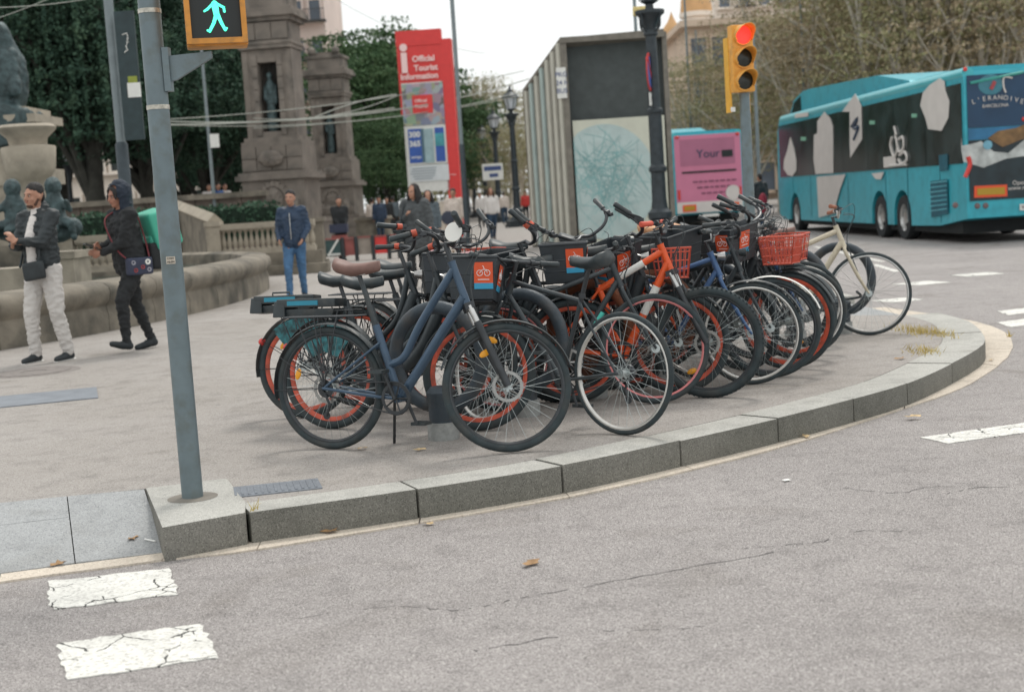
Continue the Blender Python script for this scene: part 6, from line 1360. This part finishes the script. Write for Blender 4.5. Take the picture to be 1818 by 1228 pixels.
# ------------------------------------------------------------------ trees
def leafmat(name, cols):
    m = bpy.data.materials.new(name); m.use_nodes = True; t = m.node_tree; b = t.nodes['Principled BSDF']; b.inputs['Roughness'].default_value = .75; b.inputs['Specular IOR Level'].default_value = .2
    tc = t.nodes.new('ShaderNodeTexCoord'); n = t.nodes.new('ShaderNodeTexNoise'); n.inputs['Scale'].default_value = 1.3; n.inputs['Detail'].default_value = 8; n.inputs['Roughness'].default_value = .8; t.links.new(tc.outputs['Object'], n.inputs['Vector'])
    r = t.nodes.new('ShaderNodeValToRGB'); t.links.new(n.outputs['Fac'], r.inputs[0]); e = r.color_ramp.elements
    e[0].position = .32; e[0].color = (*cols[0], 1); e[1].position = .68; e[1].color = (*cols[-1], 1)
    for i, c in enumerate(cols[1:-1]): q = e.new(.32+.36*(i+1)/(len(cols)-1)); q.color = (*c, 1)
    t.links.new(r.outputs[0], b.inputs['Base Color'])
    b.inputs['Subsurface Weight'].default_value = 0
    return m
lf_oak = leafmat('leaf_oak', [(.025, .055, .042), (.045, .09, .06), (.09, .145, .085)])
lf_mid = leafmat('leaf_mid', [(.04, .09, .045), (.085, .15, .07), (.16, .23, .11)])
lf_plane = leafmat('leaf_plane', [(.18, .19, .09), (.27, .28, .14), (.36, .3, .18), (.24, .29, .14)])
lf_plane2 = leafmat('leaf_plane_brown', [(.27, .21, .13), (.36, .29, .19), (.42, .36, .25)])
bark = mat('bark_dark', (.045, .045, .038), .95, 0, .3, 4, .5, 20); barkp = mat('bark_plane', (.46, .42, .35), .9, 0, .35, 3, .4, 12)
def leaves(clumps, n, size, rng, aspect=.55):
    cl = np.array([c[:3] for c in clumps]); rd = np.array([c[3:6] for c in clumps]); wt = np.prod(rd, 1)**.8; wt /= wt.sum()
    k = rng.choice(len(cl), n, p=wt); d = rng.normal(size=(n, 3)); d /= np.linalg.norm(d, axis=1)[:, None]; r = rng.random(n)**.42
    # break each clump into twigs so gaps show
    c = cl[k]+d*rd[k]*r[:, None]; c += .12*rd[k]*np.sin(c*7.3+k[:, None])
    a = rng.normal(size=(n, 3)); a /= np.linalg.norm(a, axis=1)[:, None]; b = rng.normal(size=(n, 3)); b -= a*(a*b).sum(1)[:, None]; b /= np.linalg.norm(b, axis=1)[:, None]
    s = size*(.6+.8*rng.random(n))[:, None]; v = np.stack([c-a*s, c-b*s*aspect, c+a*s, c+b*s*aspect], 1).reshape(-1, 3)
    me = bpy.data.meshes.new('foliage'); me.vertices.add(4*n); me.vertices.foreach_set('co', v.astype('f').ravel()); me.loops.add(4*n); me.loops.foreach_set('vertex_index', np.arange(4*n, dtype='i')); me.polygons.add(n); me.polygons.foreach_set('loop_start', np.arange(0, 4*n, 4, dtype='i')); me.polygons.foreach_set('loop_total', np.full(n, 4, dtype='i')); me.update(); return me
def tree_meshes(seed, h, crown_r, crown_h, n, size, trunk_r, lf, bk, nclump=16, bare=0, fork=.35):
    rng = np.random.default_rng(seed); rnd = random.Random(seed); b = MB(); top = h-crown_h*.5; base = h-crown_h
    P = cr([(0, 0, -.1), (rnd.uniform(-.1, .1), 0, base*.5), (rnd.uniform(-.25, .25), rnd.uniform(-.2, .2), base+.3), (rnd.uniform(-.4, .4), rnd.uniform(-.3, .3), top)], 4); k = len(P)
    b.tube(P, [trunk_r*(1.35 if i == 0 else 1)*(1-.6*i/k) for i in range(k)], 10); cl = []
    for i in range(nclump):
        a = 2*PI*i/nclump*1.9+rnd.uniform(-.4, .4); rr = crown_r*rnd.uniform(.25, .85); z = base+crown_h*rnd.uniform(.12, .9); f = math.sin(PI*min(1, (z-base)/crown_h*.85+.12))**.5; e = Vector((rr*f*math.cos(a), rr*f*math.sin(a), z)); s0 = P[min(k-1, int(k*rnd.uniform(fork, .95)))]
        m_ = (s0+e)/2+Vector((rnd.uniform(-.3, .3), rnd.uniform(-.3, .3), rnd.uniform(0, .6))); b.tube(cr([s0, m_, e], 4), [trunk_r*(.42-.38*j/8) for j in range(9)], 6)
        for q in range(3 if bare else 1):
            e2 = e+Vector((rnd.gauss(0, 1), rnd.gauss(0, 1), rnd.uniform(.2, 1.4)))*crown_r*.22; b.tube(cr([m_.lerp(e, .5), e, e2], 3), [trunk_r*(.16-.13*j/6) for j in range(7)], 4)
        s_ = crown_r*rnd.uniform(.28, .48); cl.append((e.x, e.y, e.z, s_, s_, s_*rnd.uniform(.6, .9)))
    cl.append((0, 0, top, crown_r*.5, crown_r*.5, crown_h*.3))
    lm_ = leaves(cl, n, size, rng); lm_.materials.append(lf); tm_ = b.mesh(bk, True, 'trunk'); return tm_, lm_
def tree(ms, label, x, y, s=1, rz=0, z=0, name='tree', group=None):
    t = thing(name, label, 'tree', (x, y, z), rz, group); t.scale = (s, s, s); obj('trunk', ms[0], t); obj('crown', ms[1], t); return t
oakA = tree_meshes(3, 11, 4.6, 7.3, 80000, .07, .36, lf_oak, bark, 26); oakB = tree_meshes(4, 10, 4.0, 6.7, 68000, .07, .3, lf_oak, bark, 24)
midA = tree_meshes(5, 10, 4.0, 8.0, 46000, .085, .25, lf_mid, bark, 18); plA = tree_meshes(6, 15, 4.8, 12, 9500, .085, .24, lf_plane, barkp, 22, 1, .3); plB = tree_meshes(7, 16, 5.2, 12.5, 8500, .085, .22, lf_plane2, barkp, 24, 1, .25); plC = tree_meshes(8, 14, 4.6, 11.5, 10500, .08, .25, lf_plane, barkp, 22, 1, .3)
def X(px, Y): return D(px, 350, Y).x
tree(oakA, 'dark evergreen oak with forked trunk behind the stone urn', X(172, 46), 46, 1.1, .3); tree(oakB, 'dark evergreen oak directly behind the signal pole', X(262, 50), 50, 1.1, 1.7); tree(oakA, 'dark evergreen oak at the far left edge', X(30, 54), 54, 1.15, 2.9)
tree(oakB, 'dark evergreen oak between signal pole and near monument', X(365, 55), 55, .95, 3.9); tree(oakA, 'tall evergreen oak farther back on the left', X(110, 64), 64, 1.25, 4.4); tree(oakB, 'evergreen oak farther back behind the slim mast', X(330, 68), 68, 1.15, 5.2)
tree(oakB, 'evergreen oak beyond the left edge of the view', -26, 52, 1.1, 2.2); tree(oakA, 'broad evergreen oak well left of the view beside the fountain', -34, 60, 1.2, .5)
tree(oakA, 'low evergreen oak behind the terrace wall', X(420, 66), 66, .66, .9)
tree(midA, 'mid green tree showing right above the farther monument', X(660, 80), 80, 1.18, 1.1); tree(midA, 'mid green tree behind the top of the red totem', X(735, 92), 92, 1.22, 2.3); tree(midA, 'smaller mid green tree right of the red totem', X(808, 98), 98, 1.02, 3.1); tree(midA, 'low green tree behind the farther monument', X(690, 72), 72, .62, 4.0); tree(oakB, 'dark green tree filling the gap under the mid green trees', X(700, 104), 104, 1.2, 5.0); tree(oakB, 'dark green tree low behind the avenue lamps', X(812, 110), 110, .95, 5.6)
for i, (px, Y, s, m_) in enumerate([(870, 105, .74, plA), (905, 92, .55, plC), (948, 118, .72, plC), (840, 135, .85, plB), (925, 140, .85, plA)]):
    tree(m_, ['pale autumn plane tree at the centre of the avenue', 'small pale plane tree behind the nearest avenue lamp', 'plane tree showing left of the kiosk roof', 'plane tree beyond the totem at the avenue end', 'farthest plane tree of the avenue'][i], X(px, Y), Y, s, i*1.3, name='plane_tree')
pd2 = [(1195, 72, .47, plC), (1235, 66, .52, plA), (1290, 74, .62, plB), (1335, 64, .62, plC), (1385, 70, .66, plA), (1440, 62, .78, plB), (1490, 68, .98, plC), (1545, 60, .92, plA), (1600, 66, 1.06, plB), (1650, 58, .98, plC), (1705, 64, 1.1, plA), (1760, 57, 1.0, plB), (1810, 62, 1.12, plC), (1860, 56, 1.05, plA), (1215, 95, .5, plB), (1320, 92, .62, plC), (1420, 88, .9, plB), (1520, 86, 1.2, plA), (1620, 84, 1.25, plC), (1720, 82, 1.3, plB), (1800, 84, 1.35, plA)]
wh = ['beyond the lamp post right edge', 'over the left end of the pink bus', 'over the right half of the pink bus', 'just right of the red traffic signal', 'over the front dome of the near bus', 'over the first windows of the near bus', 'over the tall white window print', 'over the middle roof of the near bus', 'over the rear half of the near bus', 'over the last windows of the near bus', 'over the rear corner of the near bus', 'over the painted back of the near bus', 'at the right edge of the picture', 'just beyond the right edge of the view', 'in the second row behind the pink bus', 'in the second row behind the red signal', 'in the second row behind the bus front', 'in the second row behind the bus middle', 'in the second row behind the bus rear windows', 'in the second row behind the bus corner', 'in the second row at the far right']
for i, (px, Y, s, m_) in enumerate(pd2): tree(m_, 'sparse autumn plane tree '+wh[i], X(px, Y), Y, s, i*1.7, name='plane_tree')

# ------------------------------------------------------------------ buildings
bst = mat('building_stone', S(205, 185, 165), .85, 0, .12, .3, .2, 4); bst2 = mat('building_pale', S(226, 216, 205), .85, 0, .06, .3); bwin = mat('window_glass', S(88, 98, 110), .3, 0, .3, .5); bwarm = mat('building_ochre', S(205, 165, 120), .85, 0, .2, .5); bteal = mat('window_teal', S(110, 165, 185), .4, 0, .2, .6)
_wc = {}
def building(label, x0, x1, Y, dep, h, cols, rows, m, wm=bwin, z0=0, cornice=True, ww=1.1, wh_=1.9, balc=False, arch=False):
    t = thing('building', label, 'building', (x0, Y, 0)); L = x1-x0; b = MB(); b.box((L/2, dep/2+.3, h/2), (L, dep, h)); b.build('wall', m, t)
    if cornice: b = MB(); b.box((L/2, dep/2, h+.25), (L+1.2, dep+1, .5)); b.box((L/2, .15, h*.34), (L+.3, .5, .35)); b.build('cornice', m, t)
    fh = (h-z0-.6)/rows
    b = MB(); b.box((0, .2, 0), (ww, .1, wh_)); pane = b.mesh(wm, False, 'window'); b = MB(); b.prism([(-ww/2-.16, -wh_/2-.14), (ww/2+.16, -wh_/2-.14), (ww/2+.16, wh_/2+.2), (-ww/2-.16, wh_/2+.2)], .02, .31, 'XZ', [[(-ww/2, -wh_/2), (ww/2, -wh_/2), (ww/2, wh_/2), (-ww/2, wh_/2)]]); b.box((0, -.05, -wh_/2-.2), (ww+.6, .5, .12)); fr = b.mesh(m, False, 'frame')
    b = MB(); b.box((0, -.5, -wh_/2-.1), (ww+1, 1.0, .15))
    for i in range(9): b.box((-ww/2-.4+i*(ww+.8)/8, -.95, -wh_/2+.4), (.04, .04, .9))
    b.box((0, -.95, -wh_/2+.86), (ww+.9, .06, .06)); bl_ = b.mesh(mat('railing', (.06, .06, .06), .7), False, 'balcony')
    for r_ in range(rows):
        for c_ in range(cols):
            w_ = obj('window', pane, t); w_.location = (L*(c_+.5)/cols, 0, z0+fh*(r_+.5)+.3); obj('frame', fr, w_)
            if balc and (r_+c_) % 2 == 0: obj('balcony', bl_, w_)
    return t
building('white low building with dark openings seen under the oaks on the left', X(-700, 96), X(430, 96), 96, 10, 8.5, 24, 2, bst2, mat('opening_dark', (.03, .04, .04), .6), 0, ww=1.3, wh_=2.3)
building('pale building with light blue windows between signal box and near monument', X(385, 110), X(470, 110), 110, 12, 18, 2, 6, bst2, bteal, ww=1.2, wh_=1.6)
building('tall pale building rising behind the two monuments', X(470, 120), X(600, 120), 120, 14, 30, 4, 9, mat('building_pinkish', S(218, 202, 194), .85, 0, .1, .4), bwin, ww=.9, wh_=1.7, balc=True)
building('long beige stone building with balconies behind the plane trees', X(1235, 112), X(1900, 112), 112, 16, 14, 18, 4, bst, bwin, balc=True, ww=1.2, wh_=2.2)
building('taller ornate beige building with many windows behind the long one', X(1285, 150), X(1600, 150), 150, 20, 27, 9, 7, bst2, bwin, balc=True)
for px, Y, h, l_ in ((1208, 140, 18.2, 'small ochre domed turret left of the beige building'), (1252, 132, 21, 'larger ochre turret with rounded top on the beige building corner')):
    t = thing('turret', l_, 'tower', (X(px, Y), Y, 0)); b = MB(); b.lathe([(1.3, 0), (1.3, h-4), (1.6, h-3.9), (1.6, h-3.5), (1.3, h-3.4)], n=14); b.build('drum', bst2, t, True); b = MB(); b.lathe([(1.5, h-3.5), (1.4, h-2.4), (1.0, h-1.2), (.45, h-.5), (.2, h), (.0001, h+.6)], n=14); b.build('dome', bwarm, t, True)
    b = MB(); b.box((0, -1.35, h-5.4), (.7, .2, 1.4)); b.build('window', bwin, t)
building('beige stone building far beyond at the end of the right-hand road', X(1480, 180), X(2100, 180), 180, 20, 36, 14, 9, bst, bwin)
# far wood closing the avenue
rng = np.random.default_rng(99); cl = [(X(760, 190)+i*2.0, 190+rng.normal()*3, 3.2+rng.random()*2.0, 2.2, 2, 2.4+rng.random()) for i in range(16)]
me = leaves(cl, 26000, .2, rng); me.materials.append(lf_plane); obj('distant_trees', me, None, kind='stuff')
cl = [(X(-60, 88)+i*1.8, 86+rng.normal()*2, .9+rng.random()*.5, 1.3, .8, .9) for i in range(14)]
me = leaves(cl, 12000, .1, rng); me.materials.append(lf_oak); obj('shrubbery', me, None, kind='stuff')
# parapet and pavement across the road on the right
b = MB(); b.box((26, 100, .08), (20, 120, .16)); b.build('far_pavement', _M['pave_m'], kind='structure')

# repeats share a group
GR = {'bicycle': 'bicycles parked in the kerbside row', 'leaf': 'dry leaves on the ground', 'cable': 'festoon cables over the square', 'street lamp': 'ornate iron street lamps', 'hedge': 'clipped hedges', 'monument': 'pair of stone monuments', 'bus': 'teal buses', 'balustrade': 'stone balustrades'}
for o in bpy.data.objects:
    if o.parent is None and o.get('category') and not o.get('group'):
        c = o['category']
        if c in GR: o['group'] = GR[c]
        elif c == 'tree': o['group'] = 'plane trees in autumn leaf' if 'plane' in o['label'] else 'evergreen and green trees of the square'
        elif c == 'person' and ('distant pedestrian' in o['label'] or 'visitor' in o['label']): o['group'] = 'distant passers-by'
        elif c == 'statue' and 'child' in o['label']: o['group'] = 'bronze child figures'
